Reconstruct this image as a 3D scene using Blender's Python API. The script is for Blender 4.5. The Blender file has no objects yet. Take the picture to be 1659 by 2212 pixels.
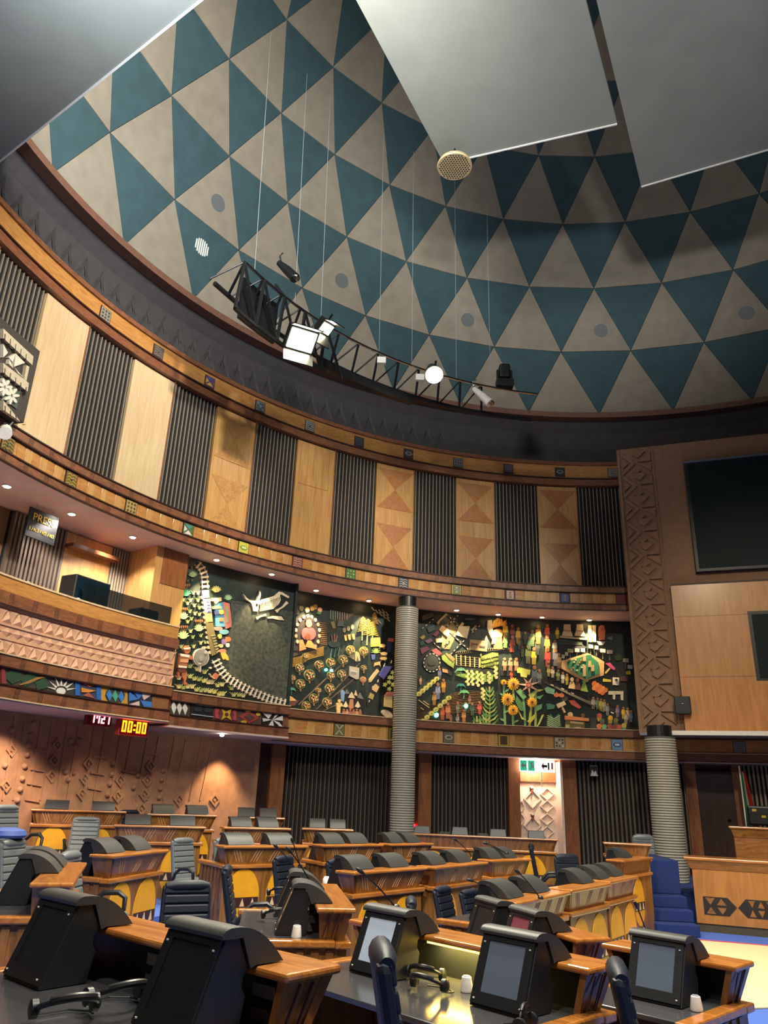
import bpy, bmesh, math, random
from mathutils import Vector, Matrix
random.seed(7)
SC = bpy.context.scene
COL = SC.collection
# ---------------------------------------------------------------- camera
FPX = 1625.06; EYE = 2.1
CX, CY = 5.0365, 7.8711                      # centre of the round chamber
FW = Vector((0.0, 0.935398, 0.353598)); RT = Vector((0.999298, -0.013243, 0.035033)); UP = Vector((-0.037452, -0.353350, 0.934741))
cam = bpy.data.cameras.new('camera'); cam.sensor_fit = 'VERTICAL'; cam.sensor_height = 36.0
cam.lens = FPX / 2212 * 36.0; cam.clip_start = 0.05; cam.clip_end = 200
camo = bpy.data.objects.new('camera', cam); COL.objects.link(camo)
M = Matrix((RT, UP, -FW)).transposed().to_4x4(); M.translation = Vector((0, 0, EYE)); camo.matrix_world = M
SC.camera = camo
# ---------------------------------------------------------------- view and world
SC.view_settings.view_transform = 'Standard'; SC.view_settings.look = 'None'
SC.view_settings.gamma = 1.0; SC.view_settings.use_curve_mapping = False
SC.view_settings.exposure = 1.0
w = bpy.data.worlds.new('world'); SC.world = w; w.use_nodes = True
w.node_tree.nodes['Background'].inputs[0].default_value = (0.10, 0.11, 0.13, 1)
w.node_tree.nodes['Background'].inputs[1].default_value = 0.3
def lamp(name, kind, loc, power, color, size=0.3, aim=None, angle=60, blend=0.6, sy=None):
    d = bpy.data.lights.new(name, kind); d.energy = power; d.color = color
    if kind == 'AREA':
        d.size = size
        if sy: d.shape = 'RECTANGLE'; d.size_y = sy
    else: d.shadow_soft_size = size
    if kind == 'SPOT': d.spot_size = math.radians(angle); d.spot_blend = blend
    o = bpy.data.objects.new(name, d); COL.objects.link(o); o.location = loc
    if aim is not None:
        v = Vector(aim) - Vector(loc); o.rotation_euler = v.to_track_quat('-Z', 'Y').to_euler()
    return o
# unseen spots added: overhead fill for the seating, floods toward walls and desks
for p_, e_ in (((0.5, 4.6, 14.5), 1900), ((3.6, 5.2, 14.5), 2200), ((6.6, 5.8, 14.5), 1700), ((2.2, 1.6, 14.5), 1700), ((8.4, 3.2, 14.5), 1200)):
    lamp('overhead_fill', 'SPOT', p_, e_, (1.0, 0.93, 0.82), 0.45, (p_[0] * .6 + .5, p_[1] + 3.4, 0), 92, 0.8)
lamp('added_flood', 'SPOT', (3.5, 3.0, 12.2), 5600, (1.0, 0.93, 0.80), 0.35, (-6.0, 13.2, 8.1), 43, 0.8)
lamp('added_flood', 'SPOT', (6.5, 3.0, 12.2), 4200, (1.0, 0.90, 0.72), 0.35, (-1.5, 17.9, 7.5), 28, 0.9)
lamp('added_flood', 'SPOT', (6.9, 3.0, 12.2), 2300, (1.0, 0.88, 0.68), 0.35, (1.6, 19.3, 7.2), 27, 0.9)
lamp('added_flood', 'SPOT', (3.0, 2.0, 12.0), 1900, (1.0, 0.84, 0.60), 0.35, (9.2, 16.5, 4.6), 38, 0.9)
lamp('added_flood', 'SPOT', (-2.0, 0.5, 9.5), 1500, (1.0, 0.92, 0.80), 0.5, (-0.5, 11.0, 1.0), 75, 0.8)
lamp('sheet_fill', 'SPOT', (1.0, -0.8, 8.5), 2600, (0.93, 0.97, 1.0), 0.4, (3.6, 9.8, 15.0), 44, 0.9)  # unseen spot added to brighten the undersides of the hung sheets
# unseen spots added above the hung sheets to brighten the dome
lamp('dome_fill', 'SPOT', (-1.5, 5.5, 13.4), 3200, (1.0, 1.0, 0.97), 0.8, (-4.0, 12.5, 19.0), 150, 0.9)
lamp('dome_fill', 'SPOT', (5.0, 8.0, 15.6), 220, (1.0, 1.0, 0.97), 0.8, (6.0, 13.0, 22.0), 150, 0.9)
lamp('left_sheet_fill', 'SPOT', (-3.4, 5.6, 10.6), 700, (0.76, 0.86, 1.0), 0.4, (-3.8, 6.2, 13.0), 150, 0.9)  # unseen bluish fill added for the left sheet's underside
# ---------------------------------------------------------------- photo geometry helpers
def ray(x, y): return FW + RT * ((x - 829.5) / FPX) - UP * ((y - 1106) / FPX)
def on_z(x, y, z):
    d = ray(x, y); t = (z - EYE) / d.z; return Vector((d.x * t, d.y * t, z))
def on_R(x, y, R):
    d = ray(x, y); A = d.x * d.x + d.y * d.y; B = -2 * (d.x * CX + d.y * CY); C = CX * CX + CY * CY - R * R
    t = (-B + math.sqrt(B * B - 4 * A * C)) / (2 * A); return Vector((d.x * t, d.y * t, d.z * t + EYE))
def on_plane(x, y, P, n):
    d = ray(x, y); t = (Vector(P) - Vector((0, 0, EYE))).dot(n) / d.dot(n); return d * t + Vector((0, 0, EYE))
def on_depth(x, y, P):
    d = ray(x, y); t = (Vector(P) - Vector((0, 0, EYE))).dot(FW) / d.dot(FW); return d * t + Vector((0, 0, EYE))
def thz(x, y, R):
    p = on_R(x, y, R); return math.degrees(math.atan2(p.x - CX, p.y - CY)), p.z
def pol(R, t, z):
    a = math.radians(t); return Vector((CX + R * math.sin(a), CY + R * math.cos(a), z))
# ---------------------------------------------------------------- materials
MATS = {}
def newmat(name):
    m = bpy.data.materials.new(name); m.use_nodes = True; MATS[name] = m
    nt = m.node_tree; b = nt.nodes['Principled BSDF']; return m, nt, b
def N(nt, t, **kw):
    n = nt.nodes.new(t)
    for k, v in kw.items(): setattr(n, k, v)
    return n
def ramp(nt, fac, stops):
    r = N(nt, 'ShaderNodeValToRGB'); el = r.color_ramp.elements
    while len(el) < len(stops): el.new(0.5)
    for e, (p, c) in zip(el, stops): e.position = p; e.color = (*c, 1)
    nt.links.new(fac, r.inputs[0]); return r.outputs[0]
def lin(c): return tuple(((v / 255) / 12.92 if v / 255 <= 0.04045 else ((v / 255 + 0.055) / 1.055) ** 2.4) for v in c)
def wood(name, c1, c2, scale=(6, 6, 0.9), rough=0.35, bump=0.05, coat=0.15):
    m, nt, b = newmat(name)
    tc = N(nt, 'ShaderNodeTexCoord'); mp = N(nt, 'ShaderNodeMapping'); mp.inputs['Scale'].default_value = scale
    nt.links.new(tc.outputs['Object'], mp.inputs[0])
    n1 = N(nt, 'ShaderNodeTexNoise'); n1.inputs['Scale'].default_value = 3.0; n1.inputs['Detail'].default_value = 5; n1.inputs['Distortion'].default_value = 1.2
    nt.links.new(mp.outputs[0], n1.inputs['Vector'])
    c = ramp(nt, n1.outputs['Fac'], [(0.30, lin(c1)), (0.70, lin(c2))])
    nt.links.new(c, b.inputs['Base Color']); b.inputs['Roughness'].default_value = rough
    b.inputs['Coat Weight'].default_value = coat; b.inputs['Coat Roughness'].default_value = 0.2
    bp = N(nt, 'ShaderNodeBump'); bp.inputs['Strength'].default_value = bump; bp.inputs['Distance'].default_value = 0.01
    nt.links.new(n1.outputs['Fac'], bp.inputs['Height']); nt.links.new(bp.outputs[0], b.inputs['Normal'])
    return m
def plain(name, c, rough=0.6, metal=0.0, noise=0.12, nscale=20, bump=0.0, spec=0.5, coat=0.0):
    m, nt, b = newmat(name)
    tc = N(nt, 'ShaderNodeTexCoord'); n1 = N(nt, 'ShaderNodeTexNoise'); n1.inputs['Scale'].default_value = nscale; n1.inputs['Detail'].default_value = 4
    nt.links.new(tc.outputs['Object'], n1.inputs['Vector'])
    L = lin(c); a = tuple(v * (1 - noise) for v in L); d = tuple(min(1, v * (1 + noise)) for v in L)
    nt.links.new(ramp(nt, n1.outputs['Fac'], [(0.3, a), (0.7, d)]), b.inputs['Base Color'])
    b.inputs['Roughness'].default_value = rough; b.inputs['Metallic'].default_value = metal; b.inputs['Specular IOR Level'].default_value = spec
    b.inputs['Coat Weight'].default_value = coat; b.inputs['Coat Roughness'].default_value = 0.1
    if bump:
        bp = N(nt, 'ShaderNodeBump'); bp.inputs['Strength'].default_value = bump; bp.inputs['Distance'].default_value = 0.01
        nt.links.new(n1.outputs['Fac'], bp.inputs['Height']); nt.links.new(bp.outputs[0], b.inputs['Normal'])
    return m
def emit(name, c, s):
    m, nt, b = newmat(name); b.inputs['Base Color'].default_value = (*lin(c), 1)
    b.inputs['Emission Color'].default_value = (*lin(c), 1); b.inputs['Emission Strength'].default_value = s; return m
def glass(name, c, alpha=0.5, rough=0.05):
    m, nt, b = newmat(name); b.inputs['Base Color'].default_value = (*lin(c), 1); b.inputs['Roughness'].default_value = rough
    b.inputs['Alpha'].default_value = alpha; return m
def paint(c):
    """flat painted relief colour, made on demand"""
    k = 'paint_%02x%02x%02x' % tuple(c)
    return MATS.get(k) or plain(k, tuple(int(v * .86 + 4) for v in c), 0.55, 0, 0.15, 30, 0.15)
W_DESK = wood('desk_wood', (104, 66, 26), (150, 102, 50), (5, 5, 0.7), 0.32)
W_DESKH = wood('desk_wood_along', (112, 72, 30), (158, 106, 52), (0.9, 5, 6), 0.3, 0.03)
W_LEDGE = wood('ledge_wood', (146, 86, 32), (184, 120, 54), (0.8, 6, 6), 0.22, 0.03, 0.5)
W_TRIM = wood('trim_wood', (100, 62, 40), (138, 88, 58), (1.5, 1.5, 6), 0.42, 0.04)
W_PANEL = wood('panel_wood', (168, 124, 70), (198, 154, 94), (5, 5, 0.35), 0.36)
W_PANEL2 = wood('panel_wood_light', (194, 166, 124), (212, 186, 146), (5, 5, 0.35), 0.36)
W_FAINT = wood('veneer_faint', (160, 114, 62), (188, 142, 84), (4, 4, 4), 0.42)
W_VENEER = wood('veneer_dark', (148, 96, 52), (176, 118, 68), (4, 4, 4), 0.42)
W_FRIEZE = wood('frieze_wood', (156, 106, 54), (190, 138, 76), (1.2, 1.2, 7), 0.36)
W_PILLAR = wood('pillar_wood', (112, 66, 34), (146, 90, 48), (5, 5, 0.7), 0.45)
W_DARK = wood('door_wood', (34, 18, 12), (58, 30, 20), (5, 5, 0.7), 0.4)
CLAY = plain('carved_clay', (190, 148, 116), 0.7, 0, 0.14, 9, 0.25)
CLAY2 = plain('carved_clay_brown', (168, 122, 88), 0.72, 0, 0.18, 6, 0.25)
CLAYP = plain('carved_clay_pink', (214, 190, 168), 0.7, 0, 0.1, 9, 0.2)
TAN = plain('carved_tan', (142, 108, 78), 0.7, 0, 0.12, 8, 0.2)
COVE = plain('cove_grey_brown', (58, 54, 54), 0.75, 0, 0.15, 5, 0.2)
RING = plain('ring_brown', (112, 76, 58), 0.55, 0, 0.12, 8)
SOFFIT = plain('soffit_mauve', (190, 166, 162), 0.7, 0, 0.05, 6)
D_TEAL = plain('dome_teal', (50, 76, 80), 0.85, 0, 0.12, 3, 0.1)
D_BEIGE = plain('dome_beige', (136, 126, 108), 0.85, 0, 0.1, 3, 0.1)
CEILP = plain('ceiling_sheet', (128, 130, 120), 0.8, 0, 0.06, 1.5)
WHITE = plain('white_edge', (225, 222, 212), 0.5, 0, 0.05)
SLATBK = plain('slat_backing', (9, 9, 11), 0.8, 0, 0.2)
SLAT = plain('slat_rib', (140, 126, 108), 0.45, 0, 0.1)
SLATD = plain('slat_rib_dark', (92, 80, 68), 0.45, 0, 0.1)
LINE = plain('inlay_dark', (52, 24, 14), 0.5, 0, 0.1)
LINEL = plain('inlay_light', (206, 158, 112), 0.45, 0, 0.1)
YEL = plain('oval_yellow', (214, 152, 24), 0.45, 0, 0.08, 8)
BLK = plain('black_plastic', (22, 25, 27), 0.42, 0, 0.15, 60, 0.06)
HOOD = plain('hood_charcoal', (44, 46, 45), 0.48, 0, 0.15, 90, 0.12)
GREYP = plain('grey_plate', (140, 146, 148), 0.4, 0, 0.05)
DESKTOP = plain('desktop_slate', (58, 58, 60), 0.16, 0, 0.12, 40, 0, 0.6)
LEATH = plain('chair_leather', (20, 27, 40), 0.5, 0, 0.12, 50, 0.12, 0.3)
LEATH_LIT = plain('chair_leather_lit', (96, 102, 102), 0.4, 0, 0.1, 50, 0.1)  # lit copy of the dark chair leather, light put into the colour
CHROME = plain('chrome', (190, 190, 190), 0.2, 1.0, 0.03)
BLKM = plain('black_metal', (26, 28, 30), 0.4, 0.3, 0.1)
SCREEN = plain('screen_grey', (84, 94, 110), 0.12, 0, 0.03, 4)
SCREENB = plain('screen_pale_reflection', (170, 186, 204), 0.12, 0, 0.04, 4)  # pale ceiling reflection painted into the screen colour
SCREENR = plain('screen_red_reflection', (120, 62, 72), 0.12, 0, 0.04, 4)  # reddish reflection put into the screen's base colour
SCREENP = plain('screen_pink_reflection', (140, 122, 118), 0.12, 0, 0.04, 4)  # pinkish-grey reflection, likewise painted as screen colour
TVSCR = plain('wall_screen', (6, 28, 30), 0.55, 0, 0.2, 1, 0, 0.2)
BLUE = plain('carpet_blue', (18, 40, 96), 0.9, 0, 0.2, 60, 0.3)
BLUEL = plain('carpet_blue_floor', (62, 92, 168), 0.9, 0, 0.15, 60, 0.3)
BEIGE = plain('carpet_beige', (206, 186, 140), 0.9, 0, 0.08, 40, 0.2)
MOSAIC = plain('mosaic_grey', (172, 168, 150), 0.35, 0, 0.12, 40)
MGROUT = plain('mosaic_joint', (84, 84, 78), 0.8, 0, 0.1, 40)
SMOKED = glass('smoked_glass', (20, 30, 32), 0.72, 0.04)
BWALL = plain('hall_wall', (108, 78, 54), 0.7, 0, 0.1, 3)
MURBG = plain('mural_green_black', (18, 36, 33), 0.5, 0, 0.45, 9, 0.2)
MURSLAB = plain('mural_granite', (62, 68, 60), 0.5, 0, 0.5, 14, 0.25)
EM_WARM = emit('lamp_warm', (255, 214, 150), 30); EM_WHITE = emit('lamp_white', (255, 246, 230), 40)
EM_FLOOD = emit('flood_glow', (255, 244, 205), 60)
EM_RED = emit('led_red', (255, 20, 40), 5); EM_AMB = emit('led_amber', (255, 120, 10), 5)
EM_STRIP = emit('led_strip', (255, 200, 60), 8); EM_TEAL = emit('led_teal', (90, 240, 220), 4)
# ---------------------------------------------------------------- mesh helpers
class MB:
    def __init__(s): s.v = []; s.f = []; s.m = []; s.mats = []
    def mi(s, mat):
        if mat is None: return 0
        if mat not in s.mats: s.mats.append(mat)
        return s.mats.index(mat)
    def add(s, vs, fs, mat=None):
        o = len(s.v); s.v += [tuple(v) for v in vs]; k = s.mi(mat)
        for f in fs: s.f.append(tuple(i + o for i in f)); s.m.append(k)
        return s
    def box(s, x0, x1, y0, y1, z0, z1, mat=None):
        return s.hexa([(x0, y0, z0), (x1, y0, z0), (x1, y1, z0), (x0, y1, z0), (x0, y0, z1), (x1, y0, z1), (x1, y1, z1), (x0, y1, z1)], mat)
    def hexa(s, v, mat=None):
        return s.add(v, [(0, 3, 2, 1), (4, 5, 6, 7), (0, 1, 5, 4), (1, 2, 6, 5), (2, 3, 7, 6), (3, 0, 4, 7)], mat)
    def prism(s, a, b, mat=None):
        """two matching loops a (bottom) and b (top)"""
        n = len(a); fs = [tuple(range(n))[::-1], tuple(range(n, 2 * n))] + [(i, (i + 1) % n, n + (i + 1) % n, n + i) for i in range(n)]
        return s.add(list(a) + list(b), fs, mat)
    def arc(s, r0, r1, t0, t1, z0, z1, n=None, mat=None):
        """curved box about the chamber centre; r0/r1 may be (bottom, top) pairs"""
        n = n or max(2, int(abs(t1 - t0) / 1.6) + 1)
        if not isinstance(r0, tuple): r0 = (r0, r0)
        if not isinstance(r1, tuple): r1 = (r1, r1)
        vs = []; fs = []
        for i in range(n + 1):
            t = t0 + (t1 - t0) * i / n
            vs += [pol(r0[0], t, z0), pol(r1[0], t, z0), pol(r1[1], t, z1), pol(r0[1], t, z1)]
        for i in range(n):
            a = 4 * i; b = a + 4
            for k in range(4):
                fs.append((a + k, a + (k + 1) % 4, b + (k + 1) % 4, b + k))
        fs += [(0, 3, 2, 1), (4 * n, 4 * n + 1, 4 * n + 2, 4 * n + 3)]
        return s.add(vs, fs, mat)
    def tube(s, pts, r, n=8, mat=None, cap=True):
        pts = [Vector(p) for p in pts]; rs = r if isinstance(r, (list, tuple)) else [r] * len(pts)
        vs = []; fs = []; u = None
        for i, p in enumerate(pts):
            d = (pts[min(i + 1, len(pts) - 1)] - pts[max(i - 1, 0)]).normalized()
            if u is None or abs(u.dot(d)) > 0.98:
                u = d.orthogonal().normalized()
            u = (u - d * u.dot(d)).normalized(); w_ = d.cross(u)
            for k in range(n):
                a = 2 * math.pi * k / n; vs.append(p + (u * math.cos(a) + w_ * math.sin(a)) * rs[i])
        for i in range(len(pts) - 1):
            for k in range(n): fs.append((i * n + k, i * n + (k + 1) % n, (i + 1) * n + (k + 1) % n, (i + 1) * n + k))
        if cap: fs += [tuple(range(n))[::-1], tuple(range((len(pts) - 1) * n, len(pts) * n))]
        return s.add(vs, fs, mat)
    def lathe(s, prof, c=(0, 0, 0), n=20, mat=None):
        vs = []; fs = []
        for r, z in prof:
            for k in range(n):
                a = 2 * math.pi * k / n; vs.append((c[0] + r * math.cos(a), c[1] + r * math.sin(a), c[2] + z))
        for i in range(len(prof) - 1):
            for k in range(n): fs.append((i * n + k, i * n + (k + 1) % n, (i + 1) * n + (k + 1) % n, (i + 1) * n + k))
        fs += [tuple(range(n))[::-1], tuple(range((len(prof) - 1) * n, len(prof) * n))]
        return s.add(vs, fs, mat)
    def build(s, name, mat=None, parent=None, smooth=False, bevel=0, loc=None, kind=None):
        me = bpy.data.meshes.new(name); me.from_pydata(s.v, [], s.f)
        if s.mats:
            for q in s.mats: me.materials.append(q)
            me.polygons.foreach_set('material_index', s.m)
        elif mat: me.materials.append(mat)
        bm = bmesh.new(); bm.from_mesh(me); bmesh.ops.recalc_face_normals(bm, faces=bm.faces); bm.to_mesh(me); bm.free()
        if smooth:
            me.polygons.foreach_set('use_smooth', [True] * len(me.polygons))
            try: me.set_sharp_from_angle(angle=math.radians(40))
            except Exception: pass
        o = bpy.data.objects.new(name, me); COL.objects.link(o)
        if parent: o.parent = parent
        if loc is not None: o.location = loc
        if bevel:
            bv = o.modifiers.new('bevel', 'BEVEL'); bv.width = bevel; bv.segments = 2; bv.limit_method = 'ANGLE'; bv.angle_limit = math.radians(50)
        if kind: o['kind'] = kind
        return o
def tag(o, label, cat, group=None):
    o['label'] = label; o['category'] = cat
    if group: o['group'] = group
    return o
def thing(name, label, cat, loc=(0, 0, 0), rz=0.0, group=None):
    o = bpy.data.objects.new(name, None); o.empty_display_size = 0.1; COL.objects.link(o)
    o.location = loc; o.rotation_euler = (0, 0, rz); return tag(o, label, cat, group)
def part_copy(o, parent, loc=None, rz=None):
    c = o.copy(); COL.objects.link(c); c.parent = parent
    if loc is not None: c.location = loc
    if rz is not None: c.rotation_euler = (0, 0, rz)
    return c
def copy_tree(o, parent=None):
    c = o.copy(); COL.objects.link(c); c.parent = parent
    for ch in list(o.children): copy_tree(ch, c)
    return c
# ================================================================ SETTING
def struct(o): o['kind'] = 'structure'; return o
T0 = -66.2127; TA = 5.8709; TB = 5.5317           # slat and wood section widths on the upper wall, degrees
# ---- floor and seating tiers
fl = struct(MB().lathe([(14.2, -0.2), (14.2, 0.0)], (CX, CY, 0), 72).build('floor', BLUEL))
TIER = [(3.35, 0.14), (4.95, 0.24), (6.75, 0.40), (8.5, 0.52), (10.1, 0.70)]
for i, (r, z) in enumerate(TIER):
    b = MB().arc(r, 14.0, -185, -27 - (6 if i > 1 else 0), 0.001 if i == 0 else TIER[i - 1][1], z, 60)
    b.build('tier', BLUEL, fl)
cp = [on_z(1478, 2030, 0.004), on_z(1659, 2045, 0.004), Vector((9.5, 13.2, 0.004)), Vector((8.6, 8.0, 0.004)), on_z(1700, 2176, 0.004), on_z(1600, 2181, 0.004), Vector((3.4, 12.2, 0.004))]
MB().prism([p for p in cp], [p + Vector((0, 0, 0.012)) for p in cp]).build('carpet_inset', BEIGE, fl)
rim = MB()
q0, q1 = on_z(1478, 2029, 0.005), on_z(1659, 2044, 0.005); dd = (q1 - q0); nn = Vector((-dd.y, dd.x, 0)).normalized() * 0.05
rim.prism([q0, q0 + dd * 2, q0 + dd * 2 + nn, q0 + nn], [p + Vector((0, 0, 0.014)) for p in (q0, q0 + dd * 2, q0 + dd * 2 + nn, q0 + nn)])
rim.build('carpet_border', plain('carpet_red_edge', (200, 70, 90), 0.9), fl)
# ---- outer wall all round (closes the hall behind the camera)
struct(MB().arc(13.6, 13.9, -180, 180, 0, 13.4, 90).build('wall_back', BWALL))
# ---- dome of triangular panels
DR = [(12.10, 12.96), (12.0, 15.06), (11.51, 17.04), (10.87, 18.96), (9.97, 20.76), (8.75, 22.4), (7.2, 23.8)]
dome = MB()
for k in range(6):
    (ra, za), (rb, zb) = DR[k], DR[k + 1]
    dome.arc((ra + 0.06, rb + 0.06), (ra + 0.2, rb + 0.2), -180, 180, za, zb, 72)
dome.lathe([(7.3, 23.8), (3.0, 25.2), (0.05, 25.6)], (CX, CY, 0), 72)
dome = struct(dome.build('ceiling', COVE))
rest = MB()
def tri(mb, A, B, C, mat, lift=0.06):
    """triangular ceiling panel, corners pulled in a little so the joints stay recessed"""
    g = (A + B + C) / 3; q = [g + (p - g) * 0.987 for p in (A, B, C)]
    ctr = Vector((CX, CY, g.z)); n = (ctr - g).normalized() * lift
    mb.prism(q, [p + n for p in q], mat)
for k in range(6):
    (ra, za), (rb, zb) = DR[k], DR[k + 1]
    off = -4.0 + 5.05 * (k % 2)
    for j in range(36):
        t = off + 10 * j - 180
        tt = (t + 180) % 360 - 180
        A, B = pol(ra, t, za), pol(ra, t + 10, za); C, D = pol(rb, t + 5, zb), pol(rb, t - 5, zb)
        vis = -98 < tt < 40 and k < 5
        for nm, mat, P in (('beige_panel', D_BEIGE, (A, B, C)), ('teal_panel', D_TEAL, (A, D, C))):
            if vis:
                m_ = MB(); tri(m_, *P, mat); m_.build(nm, None, dome)
            else: tri(rest, *P, mat)
rest.build('dome_panel', None, dome, kind='stuff')
# round speakers set in the dome and small air grilles
def dome_pt(x, y):
    best = None
    for i in range(400):
        R = 8.5 + i * 0.0095; p = on_R(x, y, R); z = p.z
        for k in range(5):
            (ra, za), (rb, zb) = DR[k], DR[k + 1]
            if za <= z <= zb:
                rr = ra + (rb - ra) * (z - za) / (zb - za); e = abs(rr - R)
                if best is None or e < best[0]: best = (e, p, k)
    _, p, k = best; (ra, za), (rb, zb) = DR[k], DR[k + 1]
    rad = Vector((p.x - CX, p.y - CY, 0)).normalized(); sl = (rad * (rb - ra) + Vector((0, 0, zb - za))).normalized()
    tg = Vector((-rad.y, rad.x, 0)); n = tg.cross(sl)
    if n.dot(rad) > 0: n = -n
    return p + n * 0.07, tg, sl, n
def disc_at(p, u, v, n, r, h, name, mat, parent, k=24):
    a = [p + u * r * math.cos(2 * math.pi * i / k) + v * r * math.sin(2 * math.pi * i / k) for i in range(k)]
    return MB().prism(a, [q + n * h for q in a]).build(name, mat, parent)
SPKG = plain('speaker_grille_grey', (96, 100, 98), 0.6, 0, 0.15, 80); SPKR = plain('speaker_rim', (150, 145, 132), 0.5)
for (x, y) in [(466, 440), (735, 608), (1008, 693), (1297, 716), (1613, 678)]:
    p, u, v, n = dome_pt(x, y)
    rimo = disc_at(p, u, v, n, 0.235, 0.015, 'speaker_rim', SPKR, dome); disc_at(p + n * 0.015, u, v, n, 0.215, 0.012, 'speaker_grille', SPKG, rimo)
p, u, v, n = dome_pt(431, 538)
gr = disc_at(p, u, v, n, 0.235, 0.015, 'air_grille', SPKG, dome)
for i in range(7):
    s_ = -0.18 + 0.06 * i; hw = math.sqrt(0.22 ** 2 - s_ * s_)
    a = [p + n * 0.02 + u * s_ + v * hw, p + n * 0.02 + u * (s_ + 0.03) + v * hw, p + n * 0.02 + u * (s_ + 0.03) - v * hw, p + n * 0.02 + u * s_ - v * hw]
    MB().prism(a, [q + n * 0.02 for q in a]).build('grille_bar', WHITE, gr)
# ---- hung ceiling sheets under the dome
def sheet(name, pts, z, label):
    a = [Vector((x, y, z)) for x, y in pts]
    o = struct(MB().prism(a, [p + Vector((0, 0, 0.12)) for p in a]).build(name, CEILP))
    return o
d1 = Vector((math.cos(math.radians(62.5)), math.sin(math.radians(62.5)), 0)); d2 = Vector((math.cos(math.radians(-22)), math.sin(math.radians(-22)), 0))
a0 = on_z(958, 352, 15.0); a1 = on_z(1333, 266, 15.0)
s1 = sheet('ceiling_sheet_1', [a0.xy, a1.xy, (a1 - d1 * 9).xy, (a0 - d1 * 9).xy], 15.0, '')
b0 = on_z(1385, 402, 14.9); b1 = on_z(1659, 322, 14.9); e2 = (b1 - b0).normalized()
s2 = sheet('ceiling_sheet_2', [b0.xy, (b0 + e2 * 4.2).xy, (b0 + e2 * 4.2 - d1 * 11).xy, (b0 - d1 * 11).xy], 14.9, '')
def edge_strip(p, q, z0, z1, parent, out):
    n = Vector(((q - p).y, -(q - p).x, 0)).normalized() * out
    a = [Vector((p.x, p.y, z0)), Vector((q.x, q.y, z0)), Vector((q.x + n.x, q.y + n.y, z0)), Vector((p.x + n.x, p.y + n.y, z0))]
    MB().prism(a, [v + Vector((0, 0, z1 - z0)) for v in a]).build('edge_strip', WHITE, parent)
edge_strip(a0, a1, 14.98, 15.06, s1, -0.03); edge_strip(b0, b0 + e2 * 4.2, 14.88, 14.96, s2, -0.03)
l0 = on_z(430, 0, 12.5); l1 = on_z(0, 345, 12.5); ld = (l1 - l0).normalized(); ln = Vector((ld.y, -ld.x, 0))
if ln.y > 0: ln = -ln
lA = l0 - ld * 4.5; lB = l1 + ld * 0.6
s3 = sheet('ceiling_sheet_3', [lA.xy, lB.xy, (lB + ln * 4.5).xy, (lA + ln * 4.5).xy], 12.5, '')
edge_strip(lA, lB, 12.48, 12.54, s3, 0.03 if (Vector(((lB - lA).y, -(lB - lA).x, 0)).dot(ln) < 0) else -0.03)
# ---- cornice, cove and ring below the dome
cov = MB(); prof = [(12.05, 11.30), (12.35, 11.55), (12.5, 12.0), (12.42, 12.5), (12.2, 12.84)]
for (ra, za), (rb, zb) in zip(prof, prof[1:]): cov.arc((ra, rb), (ra + 0.15, rb + 0.15), -100, 40, za, zb, 70)
cov.arc(12.6, 13.6, -180, 180, 12.9, 13.0, 60)
cov = struct(cov.build('trim_cove', COVE, smooth=True))
for j in range(30):
    t = -78 + 2.1 * j
    for s_ in (0, 1):
        m_ = MB()
        for q in range(3):
            o_ = 0.07 * q; a = [(t + 0.2 + s_ * 1.0, 11.62 + o_ * 1.2), (t + 1.05, 12.2 + o_ * 1.2)] if s_ == 0 else [(t + 1.05, 12.2 + o_ * 1.2), (t + 2.0, 11.62 + o_ * 1.2)]
            def cr(z): return 12.36 + (z - 11.55) * 0.3 if z < 12 else 12.5 - (z - 12.0) * 0.16
            m_.tube([pol(cr(a[0][1]) - 0.012, a[0][0], a[0][1]), pol(cr((a[0][1] + a[1][1]) / 2) - 0.012, (a[0][0] + a[1][0]) / 2, (a[0][1] + a[1][1]) / 2), pol(cr(a[1][1]) - 0.012, a[1][0], a[1][1])], 0.014, 4)
        m_.build('cove_chevron', COVE, cov)
struct(MB().arc(11.92, 12.2, -100, 40, 12.80, 12.97, 80).build('trim_ring', RING))
TEND = 8.9
cor = struct(MB().arc(11.95, 12.3, -96, 30, 10.80, 11.26, 80).build('trim_cornice', W_FRIEZE))
MB().arc(11.88, 12.3, -96, 30, 10.60, 10.80, 80).build('lower_moulding', W_TRIM, cor)
MB().arc(11.90, 12.3, -96, 30, 11.24, 11.34, 80).build('upper_moulding', W_TRIM, cor)
MB().arc(11.84, 11.95, -96, 30, 10.785, 10.815, 80).build('bead', LINE, cor)
# ---- upper wall with slat and veneer sections
wu = struct(MB().arc(12.12, 12.3, -96, 30, 7.40, 10.9, 80).build('wall_upper', BWALL))
RIB = {}
def rib_mesh(h, wd, dp, mat):
    k = (round(h, 3), wd, dp, mat.name)
    if k not in RIB:
        m_ = MB().box(-wd / 2, wd / 2, -dp, 0, 0, h); o = m_.build('rib', mat); RIB[k] = o.data; bpy.data.objects.remove(o)
    return RIB[k]
def slats(parent, R, t0, t1, z0, z1, n, wd=0.02, dp=0.03, mat=SLAT, name='slat_panel'):
    s_ = MB().arc(R, R + 0.06, t0, t1, z0, z1).build(name, SLATBK, parent)
    me = rib_mesh(z1 - z0 - 0.02, wd, dp, mat)
    for i in range(n):
        t = t0 + (t1 - t0) * (i + 0.5) / n
        o = bpy.data.objects.new('rib', me); COL.objects.link(o); o.parent = s_
        o.location = pol(R, t, z0 + 0.01); o.rotation_euler = (0, 0, -math.radians(t))
    return s_
PZ0, PZ1 = 7.42, 10.60
tt = T0; secs = []
for k in range(13):
    t1 = tt + (TA if k % 2 == 0 else TB); secs.append((k % 2, tt, t1)); tt = t1
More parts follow.
